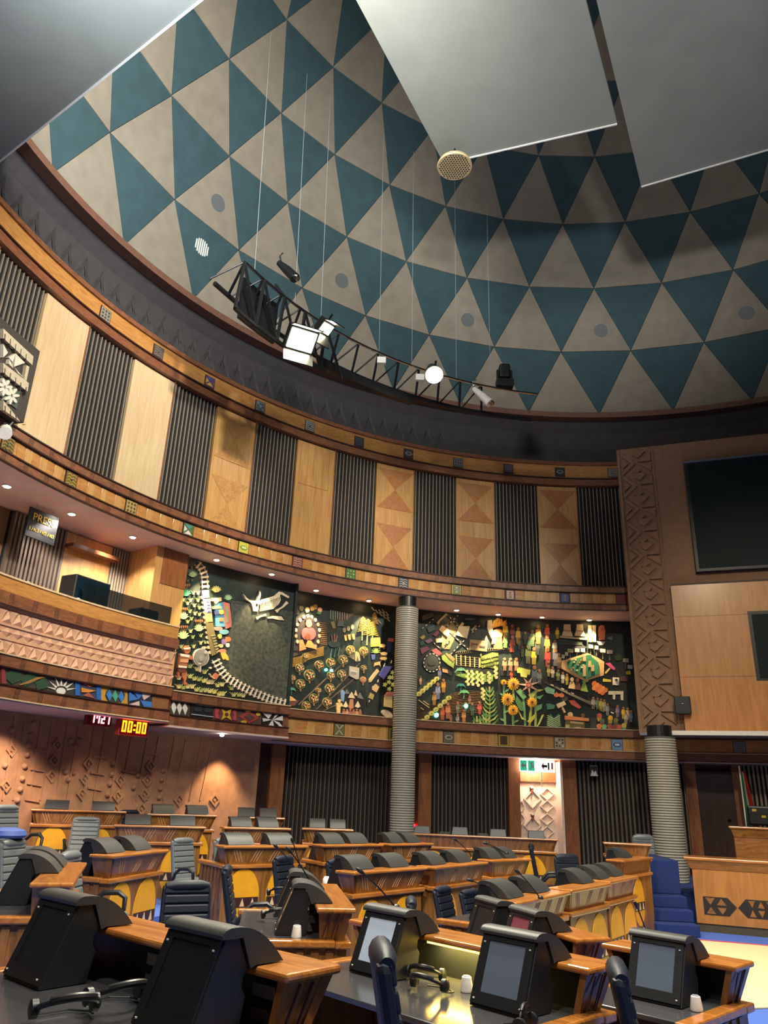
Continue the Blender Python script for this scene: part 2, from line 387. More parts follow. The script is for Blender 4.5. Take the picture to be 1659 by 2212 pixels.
secs = [(0, T0 - TB - TA, T0 - TB), (1, T0 - TB, T0)] + secs
secs = [(1, T0 - TB * 2 - TA, T0 - TB - TA)] + secs
wi = -1
for kind, t0, t1 in secs:
    if kind == 0: slats(wu, 12.05, t0, t1, PZ0, PZ1, 12)
    else:
        wi += 1; light = wi <= 3
        pn = MB().arc(11.99, 12.1, t0 + 0.06, t1 - 0.06, PZ0, PZ1 - 0.03).build('veneer_panel', W_PANEL2 if wi in (0, 1, 2) else W_PANEL, wu)
        MB().arc(11.975, 12.1, t1 - 0.16, t1 - 0.03, PZ0, PZ1).build('edge_lath', W_TRIM, pn)
        if wi == 4:
            m_ = MB()
            def ln_(ta, za, tb, zb):
                m_.arc(11.982, 11.992, min(ta, tb) - 0.02, max(ta, tb) + 0.02, min(za, zb) - 0.008, max(za, zb) + 0.008, 4)
            ln_(t0 + .5, 9.4, t1 - .9, 9.4); ln_(t0 + .5, 9.4, t0 + .5, 10.5); ln_(t1 - .9, 9.4, t1 - .9, 10.5)
            m_.build('hatch_joint', W_VENEER, pn)
        if wi >= 3 and wi != 4:
            H_ = 10.45 - 7.6; tm = (t0 + t1) / 2; a, b = t0 + 0.25, t1 - 0.25
            for (f0, f1, up) in ((1.0, .8, 0), (.60, .8, 1), (.44, .23, 0), (0.0, .23, 1)):
                zb = 7.6 + H_ * f0; za = 7.6 + H_ * f1
                P = [pol(11.984, a, zb), pol(11.984, b, zb), pol(11.984, tm, za)]; Q = [pol(12.02, a, zb), pol(12.02, b, zb), pol(12.02, tm, za)]
                MB().prism(P, Q).build('veneer_triangle', W_FAINT if wi == 3 else W_VENEER, pn)
# ---- hatched mouldings and friezes
def hatch(parent, R, t0, t1, z0, z1, step=2.44, n=4, mat=LINE):
    m_ = MB(); t = t0 + 0.6; w_ = 0.0035
    i = 0
    while t < t1 - 0.6:
        for q in range(n):
            a = t + q * 0.14; sh = 0.12 if i % 2 else 0.0
            P = [pol(R, a, z0), pol(R, a + .035, z0), pol(R, a + .035 + sh, z1), pol(R, a + sh, z1)]
            m_.prism(P, [pol(R - 0.004, 0, 0) * 0 + p + (Vector((CX, CY, p.z)) - p).normalized() * 0.004 for p in P])
        t += step; i += 1
    return m_.build('hatch_inlay', mat, parent)
def tile_mesh(base, cols, style, s_=0.285):
    m_ = MB(); h = s_ / 2; fr = paint((40, 26, 20))
    m_.box(-h, h, -0.02, 0.03, -h, h, fr); i_ = h * 0.9; m_.box(-i_, i_, -0.026, 0, -i_, i_, base)
    def P(pts, c, y=-0.034):
        m_.prism([(x * i_, -0.02, z * i_) for x, z in pts], [(x * i_, y, z * i_) for x, z in pts], c)
    a, b = cols
    if style == 0:
        P([(-.8, .8), (.8, .8), (0, .1)], a); P([(-.8, -.8), (0, -.1), (.8, -.8)], b); P([(-.9, .5), (-.25, 0), (-.9, -.5)], b)
    elif style == 1:
        for z in (-.75, -.3, .15, .6): P([(-.85, z), (-.5, z + .22), (-.1, z), (.3, z + .22), (.85, z), (.85, z - .08), (.3, z + .12), (-.1, z - .1), (-.5, z + .12), (-.85, z - .1)], a)
        P([(-.2, -.1), (0, .12), (.2, -.1), (0, -.3)], b, -0.038)
    elif style == 2:
        P([(-.75, -.85), (.75, -.85), (.75, .85), (-.75, .85)], a); P([(-.4, -.6), (.4, -.6), (0, -.1)], b, -0.04); P([(-.4, .6), (0, .1), (.4, .6)], b, -0.04); P([(-.5, -.05), (.5, -.05), (.5, .05), (-.5, .05)], b, -0.04)
    elif style == 3:
        for x in (-.6, .0, .6):
            for z in (-.6, 0, .6): P([(x - .22, z), (x, z + .22), (x + .22, z), (x, z - .22)], a if (x + z) else b)
    elif style == 4:
        P([(0, 0), (-.85, .85), (-.5, .85), (.1, .1)], a); P([(0, 0), (.85, .85), (.5, .85), (-.1, .1)], a); P([(0, 0), (-.85, -.85), (-.5, -.85), (.1, -.1)], a); P([(0, 0), (.85, -.85), (.5, -.85), (-.1, -.1)], a); P([(-.12, -.9), (.12, -.9), (0, -.2)], b, -.04)
    elif style == 5:
        P([(-.85, 0), (-.4, .4), (.4, .4), (.85, 0), (.4, -.4), (-.4, -.4)], a); P([(-.55, 0), (-.3, .22), (.3, .22), (.55, 0), (.3, -.22), (-.3, -.22)], b, -.042)
    return m_
def tiles(parent, R, z, t_first, pitch, specs, s_=0.285):
    for i, (base, ca, cb, st) in enumerate(specs):
        if base is None: continue
        t = t_first + pitch * i
        o = tile_mesh(paint(base), (paint(ca), paint(cb)), st, s_).build('emblem_tile', None, parent)
        o.location = pol(R, t, z); o.rotation_euler = (0, 0, -math.radians(t))
CT = [((150, 140, 120), (60, 60, 60), (90, 90, 80), 3), ((90, 80, 70), (140, 130, 110), (60, 60, 60), 1), ((110, 60, 90), (60, 80, 150), (200, 170, 60), 0), ((110, 120, 120), (70, 80, 80), (160, 160, 150), 3), ((170, 168, 158), (70, 76, 80), (90, 90, 90), 1), ((60, 66, 70), (110, 112, 110), (80, 84, 84), 1), ((64, 60, 58), (170, 170, 165), (70, 66, 64), 5), ((130, 132, 130), (70, 74, 78), (90, 90, 90), 3), ((66, 66, 66), (150, 150, 146), (90, 90, 90), 1), ((44, 46, 52), (150, 152, 150), (60, 64, 70), 5), ((150, 150, 145), (80, 84, 84), (110, 110, 108), 1)]
tiles(cor, 11.95, 11.02, -65.05, 7.22, CT)
gf = struct(MB().arc(11.62, 12.1, -96, TEND, 7.06, 7.37, 70).build('trim_gallery', W_FRIEZE))
for nm, z0, z1 in (('lower_moulding', 6.90, 7.07), ('upper_moulding', 7.37, 7.545)):
    mo = MB().arc(11.58, 12.1, -96, TEND, z0, z1, 70).build(nm, W_TRIM, gf); hatch(mo, 11.58, -80, TEND, z0 + .01, z1 - .01)
for z in (6.90, 7.065, 7.37, 7.545): MB().arc(11.555, 11.62, -96, TEND, z - .012, z + .012, 70).build('bead', LINE, gf)
for j in range(12):                               # chevron veneers between the emblem tiles
    tc_ = -74.0 + 7.33 * j
    for q in range(6):
        t = tc_ + 1.15 + q * 0.84; m_ = MB(); a = 0.4 if q % 2 else -0.4
        m_.prism([pol(11.613, t, 7.09), pol(11.613, t + .78, 7.09), pol(11.613, t + .78 + a * .3, 7.345), pol(11.613, t + a * .3, 7.345)], [pol(11.625, t, 7.09), pol(11.625, t + .78, 7.09), pol(11.625, t + .78, 7.345), pol(11.625, t, 7.345)])
        m_.build('veneer_chevron', W_PANEL if q % 2 else W_FRIEZE, gf)
GT = [((150, 120, 50), (60, 60, 40), (90, 110, 60), 1), ((130, 90, 50), (190, 190, 60), (70, 50, 60), 1), ((180, 160, 90), (110, 60, 40), (90, 70, 40), 3), ((90, 110, 60), (70, 150, 140), (230, 225, 210), 0), ((210, 200, 70), (130, 150, 60), (230, 225, 140), 5), ((150, 70, 60), (230, 190, 160), (120, 40, 40), 1), ((60, 110, 60), (180, 190, 50), (120, 150, 60), 3), ((60, 60, 70), (230, 225, 215), (200, 195, 185), 1), ((215, 200, 60), (150, 150, 130), (220, 210, 150), 2), ((110, 40, 44), (230, 215, 200), (190, 120, 60), 2), ((70, 50, 90), (80, 100, 170), (170, 140, 110), 2), ((120, 40, 50), (150, 60, 60), (120, 50, 50), 1)]
tiles(gf, 11.62, 7.205, -74.0, 7.33, GT)
# gallery floor slab: soffit with recessed lights
sof = struct(MB().arc(11.60, 13.6, -96, TEND, 6.88, 6.93, 70).build('trim_soffit', SOFFIT))
def downlight(x, y, R, power, color, em, ang, aimz, aimR, label):
    t, _ = thz(x, y, R); p = pol(R, t, 6.86)
    o = MB().lathe([(0.075, 0.02), (0.075, -0.012), (0.055, -0.012)], p, 16, WHITE).lathe([(0.052, -0.014), (0.052, -0.02)], p, 16, em).build('downlight')
    tag(o, label, 'light', 'gallery downlights')
    lamp('downlight_beam', 'SPOT', p - Vector((0, 0, 0.03)), power, color, 0.03, pol(aimR, t, aimz), ang, 0.5)
def on_z_R(x, y, z):
    p = on_z(x, y, z); return math.hypot(p.x - CX, p.y - CY)
for i, (x, y) in enumerate([(468, 1209), (587, 1240), (683, 1275), (797, 1297), (986, 1318), (1076, 1327), (1171, 1333), (1273, 1339)]):
    R = min(12.62 if i > 1 else 12.12, on_z_R(x, y, 6.86))
    downlight(x, y, R, [460, 200, 430, 380, 400, 560, 170, 400][i], (1.0, 0.72, 0.36), EM_WARM, 64, 4.9, 12.8 if i > 1 else 12.3, ['warm downlight above the curve of the mural railway track', 'dim downlight above the bull skeleton relief', 'warm downlight left of the banded column, over the crowned figure', 'warm downlight just left of the banded column, over the golden trees', 'warm downlight over the crossing mural roads, right of the column', 'brightest warm downlight, over the flame relief', 'dim downlight over the crowd of mural figures', 'warm downlight over the mural cooling towers'][i])
for i, (x, y) in enumerate([(15, 1050), (155, 1110), (287, 1160)]):
    downlight(x, y, on_z_R(x, y, 6.86), 150, (1.0, 0.86, 0.8), EM_WHITE, 120, 4.5, 12.6, ['white downlight at the left edge of the press gallery soffit', 'white downlight over the press sign', 'white downlight over the smoked glass screen'][i])
# ---- press gallery (left, middle storey)
TP1 = -50.0                                          # right end of the press bay
pw = struct(MB().arc(13.2, 13.4, -96, -52, 4.0, 6.9).build('wall_press', BWALL))
ta = thz(20, 1150, 13.1)[0]; tb = thz(140, 1180, 13.1)[0]; tc2 = thz(243, 1190, 13.1)[0]; td = thz(322, 1220, 13.1)[0]
slats(pw, 13.15, ta, tb, 4.2, 6.86, 14, 0.05, 0.09, SLATD)
MB().arc(13.1, 13.2, tb, tc2, 4.2, 6.86).build('veneer_panel', W_PANEL, pw)
MB().arc(12.85, 13.2, tb, tc2 + 0.2, 6.52, 6.6).build('bulkhead', W_TRIM, pw)
slats(pw, 13.15, tc2, td, 4.2, 6.86, 14, 0.03, 0.08, SLAT)
MB().arc(13.1, 13.2, td, -53.0, 4.2, 6.86).build('veneer_panel', W_PILLAR, pw)
lamp('press_wall_washer', 'SPOT', pol(12.7, (tb + tc2) / 2 + .6, 6.8), 90, (1.0, 0.7, 0.45), 0.1, pol(13.1, tc2 - .6, 5.4), 80, 0.8)
pt = struct(MB().arc(12.16, 13.2, -53.4, -49.6, 4.0, 6.88, 4).build('wall_partition', W_PANEL))
MB().arc(12.14, 12.2, -52.6, -49.6, 6.1, 6.88, 4).build('lintel_panel', W_PILLAR, pt)
lf = struct(MB().arc(11.4, 11.9, -96, TP1 - 2.3, 4.86, 5.10).build('wall_press_counter', W_FRIEZE))
MB().arc(11.38, 11.95, -96, TP1 - 2.3, 5.09, 5.12).build('counter_edge', W_PANEL2, lf)
mo = MB().arc(11.36, 11.9, -96, TP1 - 2.2, 4.67, 4.86).build('upper_moulding', W_TRIM, lf); hatch(mo, 11.36, -82, TP1 - 2.4, 4.68, 4.85)
band = struct(MB().arc(11.47, 11.9, -96, TP1 - 2.2, 3.92, 4.69).build('wall_carved_band', CLAY))
def pyramid(wd, hz, dp, up=True, dia=False):
    h, k = wd / 2, hz / 2
    if dia: v = [(-h, 0, 0), (0, 0, -k), (h, 0, 0), (0, 0, k), (0, -dp, 0)]; f = [(0, 1, 4), (1, 2, 4), (2, 3, 4), (3, 0, 4), (0, 3, 2, 1)]
    else:
        s_ = 1 if up else -1
        v = [(-h, 0, -k * s_), (h, 0, -k * s_), (0, 0, k * s_), (0, -dp, -k * s_ * .35)]; f = [(0, 1, 3), (1, 2, 3), (2, 0, 3), (0, 2, 1)]
    o = MB().add(v, f).build('x', CLAY); me = o.data; bpy.data.objects.remove(o); return me
def put(me, name, parent, R, t, z):
    o = bpy.data.objects.new(name, me); COL.objects.link(o); o.parent = parent
    o.location = pol(R, t, z); o.rotation_euler = (0, 0, -math.radians(t)); return o
pu, pd_, pdi = pyramid(.23, .22, .05), pyramid(.23, .22, .05, False), pyramid(.26, .15, .05, dia=True)
for j in range(22):
    t = -76.5 + 1.12 * j
    put(pu, 'carved_triangle', band, 11.47, t, 4.52); put(pd_, 'carved_triangle', band, 11.47, t + .56, 4.52)
    put(pdi, 'carved_diamond', band, 11.47, t + .25, 4.28)
    put(pu, 'carved_triangle', band, 11.47, t, 4.05); put(pd_, 'carved_triangle', band, 11.47, t + .56, 4.05)
for z in (4.39, 4.18, 3.94, 4.655): MB().arc(11.445, 11.5, -96, TP1 - 2.2, z - .018, z + .018).build('carved_rail', CLAY, band)
# low frieze of coloured carvings, left length
def frieze(name, R, t0, t1, zb, za):
    b_ = struct(MB().arc(R, 12.3, t0, t1, zb + .19, za - .19).build(name, W_TRIM))
    for nm, z0, z1 in (('lower_moulding', zb, zb + .2), ('upper_moulding', za - .19, za)):
        mo = MB().arc(R - .05, 12.3, t0, t1, z0, z1).build(nm, W_TRIM, b_); hatch(mo, R - .05, max(t0, -82), t1, z0 + .01, z1 - .01)
    for z in (zb, zb + .2, za - .19, za): MB().arc(R - .075, R, t0, t1, z - .01, z + .01).build('bead', W_PANEL2 if z in (zb, za) else LINE, b_)
    return b_
frL = frieze('trim_low_frieze_1', 11.42, -96, -52.2, 3.29, 3.94)
frM = frieze('trim_low_frieze_2', 11.45, -52.0, -37.4, 3.22, 3.88)
MB().arc(11.37, 12.9, -52.2, -37.4, 3.19, 3.22).build('soffit_board', SOFFIT, frM)
MB().arc(11.37, 12.9, -96, -52.2, 3.26, 3.29).build('soffit_board', SOFFIT, frL)
class Rel:
    """relief pieces laid out in the photo's own proportions on the curved wall of radius R"""
    def __init__(s, parent, R, ox, oy, sc, zr, tr): s.p = parent; s.R = R; s.ox = ox; s.oy = oy; s.sc = sc; s.zr = zr; s.tr = tr; s.t = 0.03; s.mb = None
    def pt(s, x, y):
        t, z = thz(s.ox + x / s.sc, s.oy + y / s.sc, s.R); return min(max(t, s.tr[0]), s.tr[1]), min(max(z, s.zr[0]), s.zr[1])
    def begin(s): s.mb = MB(); return s
    def end(s, name, par=None): o = s.mb.build(name, None, par or s.p); s.mb = None; return o
    def poly(s, pts, c, t=None, t0=0.0):
        t = t or s.t; q = [s.pt(*p) for p in pts]
        s.mb.prism([pol(s.R - t0, a, z) for a, z in q], [pol(s.R - t, a, z) for a, z in q], paint(c) if isinstance(c, tuple) else c); return s
    def ell(s, x, y, rx, ry, c, t=None, rot=0, n=14, t0=0.0):
        ca, sa = math.cos(rot), math.sin(rot)
        return s.poly([(x + rx * math.cos(a) * ca - ry * math.sin(a) * sa, y + rx * math.cos(a) * sa + ry * math.sin(a) * ca) for a in [2 * math.pi * i / n for i in range(n)]], c, t, t0)
    def line(s, pts, w_, c, t=None):
        L_ = []; R_ = []
        for i, p in enumerate(pts):
            a = pts[max(i - 1, 0)]; b = pts[min(i + 1, len(pts) - 1)]; dx, dy = b[0] - a[0], b[1] - a[1]; l_ = math.hypot(dx, dy) or 1
            ww = w_[i] if isinstance(w_, (list, tuple)) else w_
            L_.append((p[0] - dy / l_ * ww / 2, p[1] + dx / l_ * ww / 2)); R_.append((p[0] + dy / l_ * ww / 2, p[1] - dx / l_ * ww / 2))
        return s.poly(L_ + R_[::-1], c, t)
    def one(s, name, f, *a, **k): s.begin(); getattr(s, f)(*a, **k); return s.end(name)
# carved colours of the left frieze (photo crop 0,1420 at 2.592)
r = Rel(frL, 11.42, 0, 1420, 2.592, (3.5, 3.74), (-95, -52.3)); r.t = .03
GR = (48, 78, 52)
r.begin().poly([(0, 55), (20, 50), (30, 150), (0, 150)], (150, 60, 60)).end('carved_leaf'); r.begin().poly([(25, 55), (255, 100), (255, 185), (25, 150)], (70, 68, 56), .012).end('carved_ground')
for k, pts in enumerate([[(15, 110), (60, 62), (120, 80), (110, 130), (60, 150)], [(110, 130), (150, 82), (215, 95), (190, 140), (130, 165)], [(190, 140), (250, 110), (262, 170), (200, 190)]]): r.one('carved_leaf', 'poly', pts, GR)
r.one('carved_vine', 'line', [(100, 155), (150, 140), (200, 118), (262, 100)], [4, 14, 14, 4], (176, 120, 60), .04)
r.begin().poly([(258, 95), (415, 125), (412, 215), (258, 188)], (64, 60, 54), .012); r.end('carved_ground')
r.begin(); cxs, cys = 335, 185
for a in range(7):
    an = math.pi + (a + .5) * math.pi / 7 + .06; b_ = .14
    r.poly([(cxs + 34 * math.cos(an - b_ * 1.4), cys + 26 * math.sin(an - b_ * 1.4)), (cxs + (90 if a in (0, 1, 5, 6) else 82) * math.cos(an), cys + 78 * math.sin(an)), (cxs + 34 * math.cos(an + b_ * 1.4), cys + 26 * math.sin(an + b_ * 1.4))], (236, 228, 210))
r.ell(cxs, cys + 5, 26, 20, (240, 234, 218)); r.end('carved_sun')
r.begin().poly([(415, 130), (560, 155), (560, 240), (415, 213)], (52, 66, 92), .014).poly([(415, 130), (440, 135), (440, 215), (415, 213)], (44, 100, 176)).poly([(535, 155), (560, 158), (560, 240), (535, 235)], (44, 100, 176)).poly([(460, 138), (525, 148), (495, 168)], (170, 90, 70)).poly([(460, 215), (525, 230), (490, 195)], (170, 90, 70)).poly([(448, 170), (490, 180), (530, 188), (490, 196), (450, 196)], (226, 140, 50), .04).end('carved_arrow_tile')
r.begin().poly([(563, 160), (712, 185), (712, 265), (563, 240)], (204, 150, 56), .014).ell(640, 212, 56, 46, (70, 60, 56), .022)
for q in range(3):
    x = 605 + q * 33; r.poly([(x - 16, 212 + q * 5), (x, 180 + q * 4), (x + 16, 214 + q * 5), (x, 245 + q * 4)], (60, 130, 200) if q % 2 == 0 else (70, 170, 130), .04)
r.end('carved_diamond_tile')
r.begin().poly([(715, 188), (848, 208), (845, 285), (715, 265)], (40, 44, 52), .014).poly([(718, 190), (770, 235), (718, 245)], (60, 120, 200)).poly([(785, 200), (846, 210), (800, 240)], (226, 196, 190)).poly([(715, 265), (775, 245), (775, 272)], (226, 196, 190)).poly([(780, 240), (845, 250), (843, 284), (800, 276)], (60, 120, 200)).poly([(770, 235), (800, 200), (745, 192)], (60, 120, 200)).end('carved_star_tile')
r.one('plain_tile', 'poly', [(850, 212), (945, 225), (935, 290), (848, 285)], (150, 96, 52), .012)
r = Rel(frM, 11.45, 0, 1420, 2.592, (3.43, 3.68), (-51.9, -37.5)); r.t = .03
r.begin().poly([(955, 240), (1062, 252), (1055, 328), (948, 320)], (64, 56, 48), .014)
for q in range(3):
    x = 968 + q * 32; r.poly([(x - 15, 278 + q * 3), (x, 242 + q * 3), (x + 15, 280 + q * 3), (x, 320 + q * 2)], (232, 226, 208))
r.end('carved_diamond_tile')
r.begin().poly([(1065, 260), (1190, 275), (1190, 345), (1060, 328)], (16, 20, 24), .02).ell(1105, 292, 24, 14, (40, 44, 48), .035).ell(1160, 296, 24, 14, (40, 44, 48), .035).line([(1066, 318), (1190, 334)], 4, (200, 200, 196), .035).line([(1090, 266), (1190, 278)], 3, (200, 200, 196), .035).end('loudspeaker_niche')
r.begin().poly([(1195, 278), (1318, 292), (1318, 360), (1195, 345)], (110, 56, 52), .014).poly([(1235, 290), (1260, 305), (1290, 290), (1280, 320), (1290, 352), (1260, 335), (1235, 350), (1245, 320)], (222, 180, 40), .04).ell(1262, 320, 10, 10, (90, 50, 40), .05).poly([(1200, 285), (1225, 290), (1215, 315), (1225, 345), (1200, 340)], (190, 70, 80)).poly([(1318, 295), (1298, 300), (1306, 325), (1298, 350), (1318, 355)], (190, 70, 80)).end('carved_blossom_tile')
r.begin().poly([(1320, 295), (1458, 308), (1455, 378), (1320, 360)], (92, 66, 54), .014).poly([(1330, 330), (1390, 300), (1450, 340), (1390, 372)], (176, 62, 54)).poly([(1362, 332), (1390, 316), (1420, 337), (1390, 356)], (92, 66, 54), .045).ell(1385, 300, 18, 8, (220, 180, 50), .04).ell(1360, 362, 16, 8, (220, 180, 50), .04).ell(1440, 320, 12, 10, (220, 180, 50), .04).end('carved_lozenge_tile')
r.begin().poly([(1465, 310), (1582, 325), (1580, 392), (1460, 378)], (18, 18, 18), .014)
for pts in [[(1466, 311), (1520, 318), (1500, 345)], [(1522, 350), (1580, 326), (1580, 355)], [(1522, 350), (1562, 390), (1580, 392), (1560, 365)], [(1466, 340), (1520, 350), (1470, 360)], [(1522, 350), (1500, 382), (1530, 386)], [(1522, 350), (1540, 320), (1555, 322)]]: r.poly(pts, (238, 234, 222))
r.end('carved_pinwheel_tile')
lowspk = MB().lathe([(0.03, 0), (0.05, -0.03), (0.02, -0.06)], pol(11.6, thz(480, 1583, 11.6)[0], 3.19), 12, EM_WHITE).build('soffit_spotlight')
tag(lowspk, 'small bright spotlight under the low frieze by the carved wall', 'light')
# low fascia under the long mural
lo = struct(MB().arc(12.2, 13.0, -37.3, 27, 3.38, 3.74).build('trim_low_gallery', W_FRIEZE))
for nm, z0, z1 in (('lower_moulding', 3.19, 3.39), ('upper_moulding', 3.72, 3.915)):
    MB().arc(12.15, 13.0, -37.3, 27, z0, z1).build(nm, W_TRIM, lo)
for z in (3.19, 3.39, 3.725, 3.915): MB().arc(12.12, 12.2, -37.3, 27, z - .01, z + .01).build('bead', W_PANEL2 if z in (3.39, 3.915) else LINE, lo)
MB().arc(12.15, 13.6, -37.3, 27, 3.16, 3.19).build('soffit_board', SOFFIT, lo)
for j in range(44):
    t = -36.5 + j * 1.14; a = .25 if j % 2 else -.25
    m_ = MB().prism([pol(12.193, t, 3.41), pol(12.193, t + 1.05, 3.41), pol(12.193, t + 1.05 + a, 3.705), pol(12.193, t + a, 3.705)], [pol(12.21, t, 3.41), pol(12.21, t + 1.05, 3.41), pol(12.21, t + 1.05, 3.705), pol(12.21, t, 3.705)])
    m_.build('veneer_chevron', W_PANEL if j % 2 else W_FRIEZE, lo)
LT = [((120, 110, 50), (190, 190, 170), (110, 130, 50), 4), ((150, 150, 40), (60, 60, 40), (200, 190, 80), 2), ((110, 100, 80), (190, 185, 165), (90, 80, 60), 5), ((215, 185, 30), (90, 50, 30), (60, 40, 30), 2), ((180, 170, 130), (80, 60, 40), (230, 220, 200), 3), ((110, 150, 190), (50, 70, 120), (200, 215, 225), 5), (None, None, None, 0), ((140, 145, 145), (70, 75, 80), (110, 115, 115), 1)]
tiles(lo, 12.2, 3.545, -29.0, 6.87, LT, .29)
# ---- murals
ZM0, ZM1 = 3.88, 6.88
mM = MB().arc(12.28, 12.45, -49.7, -35.4, ZM0, ZM1).build('mural_panel', MURBG)
tag(mM, 'dark relief mural with railway, village and bull skeleton', 'mural')
mN = MB().arc(12.78, 12.95, -35.2, TEND, ZM0, ZM1, 40).build('mural_panel', MURBG)
tag(mN, 'long green relief mural of fields, crowds and sunflowers', 'mural')
MB().arc(12.2, 12.95, -35.6, -35.3, ZM0, ZM1, 2).build('side_return', MURBG, mM)
def P(*a): return list(a)
# left mural, drawn in photo crop 380,1190 at 6.319
r = Rel(mM, 12.28, 380, 1190, 6.319, (ZM0 + .01, ZM1 - .01), (-49.6, -35.45))
r.begin().poly([(600, 640), (1600, 835), (1500, 2080), (1180, 1960), (640, 1640), (600, 1500), (740, 1060), (745, 720)], MURSLAB, .02).end('granite_slab')
CREAM = (226, 214, 180)
trk = [(270, 180), (330, 230), (375, 330), (385, 430), (390, 520)]
def ties(pts, n, hw, wd, c):
    seg = []
    tot = sum(math.dist(a, b) for a, b in zip(pts, pts[1:]))
    for i in range(n):
        d = tot * (i + .5) / n
        for a, b in zip(pts, pts[1:]):
            l_ = math.dist(a, b)
            if d <= l_:
                f = d / l_; x, y = a[0] + (b[0] - a[0]) * f, a[1] + (b[1] - a[1]) * f; dx, dy = (b[0] - a[0]) / l_, (b[1] - a[1]) / l_
                r.one('track_sleeper', 'line', [(x - dy * hw, y + dx * hw), (x + dy * hw, y - dx * hw)], wd, c, .05); break
            d -= l_
ties(trk, 6, 52, 26, (206, 182, 150))
trk2 = [(520, 1480), (600, 1630), (690, 1740), (860, 1840), (1060, 1940), (1280, 2030), (1500, 2090)]
ties(trk2, 20, 58, 20, (226, 222, 206))
for o_ in (-38, 38):
    r.one('track_rail', 'line', [(520 + o_, 1480 - o_ * .3), (600 + o_ * .8, 1630 - o_ * .55), (690 + o_ * .5, 1740 - o_ * .9), (860 + o_ * .4, 1840 - o_ * .9), (1060 + o_ * .4, 1940 - o_ * .9), (1280 + o_ * .3, 2030 - o_ * .9), (1490 + o_ * .2, 2085 - o_ * .6)], 7, (226, 222, 206), .045)
    r.one('track_rail', 'line', [(265 + o_ * .6, 170 - o_ * .6), (330 + o_ * .8, 230 - o_ * .5), (375 + o_, 330 - o_ * .2), (388 + o_, 520)], 7, (200, 180, 150), .045)
# train carriages
for pts, c in [([(335, 545), (425, 540), (435, 640), (345, 650)], (196, 190, 196)), ([(345, 660), (445, 655), (468, 845), (375, 850)], (178, 176, 204)), ([(372, 860), (470, 855), (482, 970), (385, 980)], (214, 170, 110)), ([(385, 990), (485, 985), (560, 1400), (470, 1440), (430, 1250)], (128, 116, 72))]:
    r.one('railway_carriage', 'poly', pts, c, .06)
for q in range(7):
    r.one('carriage_slat', 'line', [(455 + q * 12, 1165 + q * 38), (515 + q * 9, 1155 + q * 36)], 8, (206, 196, 150), .075)
for q in range(4): r.one('carriage_window', 'poly', [(395 + q * 5, 680 + q * 42), (440 + q * 5, 678 + q * 42), (443 + q * 5, 700 + q * 42), (398 + q * 5, 702 + q * 42)], (140, 140, 180), .072)
for q in range(12):
    r.one('trackside_figure', 'ell', 345 + q * 9 + (q % 2) * 10, 640 + q * 68, 26, 22, (222, 204, 160), .05)
# houses and village pieces
r.begin().poly([(630, 700), (715, 720), (745, 980), (740, 1040), (665, 1070), (640, 900)], (226, 130, 110), .05).poly([(650, 760), (690, 770), (700, 980), (665, 985)], (176, 180, 120), .06).end('relief_house')
r.begin().poly([(515, 715), (630, 705), (665, 1040), (530, 1030)], (96, 168, 196), .04).end('relief_house_wall')
r.one('relief_window', 'poly', [(575, 920), (630, 915), (632, 965), (578, 965)], (222, 140, 90), .055)
r.one('relief_figure', 'poly', [(470, 770), (530, 750), (600, 765), (605, 790), (480, 800)], (220, 196, 130), .06)
r.one('relief_figure', 'poly', [(500, 825), (560, 820), (640, 830), (620, 870), (510, 880)], (60, 70, 120), .06)
r.one('relief_figure', 'ell', 600, 840, 34, 34, (226, 196, 90), .07)
r.begin().poly([(455, 650), (600, 640), (605, 690), (560, 700), (530, 730), (510, 720), (500, 690), (460, 690)], (236, 206, 150), .06).end('relief_cow')
for x, y, rx, ry, c in [(560, 1065, 60, 28, (190, 150, 140)), (640, 1110, 66, 34, (120, 180, 196)), (585, 1170, 26, 34, (222, 196, 110)), (690, 1210, 46, 36, (206, 120, 70)), (640, 1240, 34, 44, (140, 110, 160)), (600, 1300, 30, 26, (226, 196, 130)), (690, 1290, 28, 30, (230, 226, 214)), (620, 1370, 50, 28, (214, 130, 110)), (655, 1200, 40, 16, (60, 60, 70))]: r.one('relief_villager', 'ell', x, y, rx, ry, c, .055)
r.begin().poly([(590, 1400), (650, 1385), (690, 1440), (705, 1490), (680, 1500), (655, 1475), (630, 1490), (610, 1460)], (226, 190, 80), .06).end('relief_goat')
# lotus plants
def lotus(x, y, s_, c, st=True):
    r.begin()
    for i in range(7):
        a = math.radians(-165 + i * 25); r.poly([(x - 12 * s_, y), (x + 62 * s_ * math.cos(a - .16), y + 62 * s_ * math.sin(a - .16)), (x + 85 * s_ * math.cos(a), y + 85 * s_ * math.sin(a)), (x + 62 * s_ * math.cos(a + .16), y + 62 * s_ * math.sin(a + .16)), (x + 12 * s_, y)], c, .045 + .004 * (i % 2))
    r.ell(x, y, 46 * s_, 22 * s_, c, .05); r.end('relief_lotus')
    if st:
        for i in range(5):
            xx = x - 50 * s_ + i * 26 * s_; r.begin().line([(x, y - 40 * s_), (xx, y - 130 * s_)], 5, (110, 90, 60), .03).ell(xx, y - 135 * s_, 9, 18, (150, 100, 60), .04); r.end('relief_reed')
for a in [(215, 345, .8, (128, 150, 100), False), (120, 600, .95, (70, 170, 130), True), (90, 915, .9, (190, 226, 160), True), (300, 1080, .9, (190, 226, 160), True), (85, 1180, 1.05, (180, 220, 150), True), (540, 550, .85, (232, 214, 120), False), (700, 660, .75, (160, 206, 150), False)]: lotus(*a)
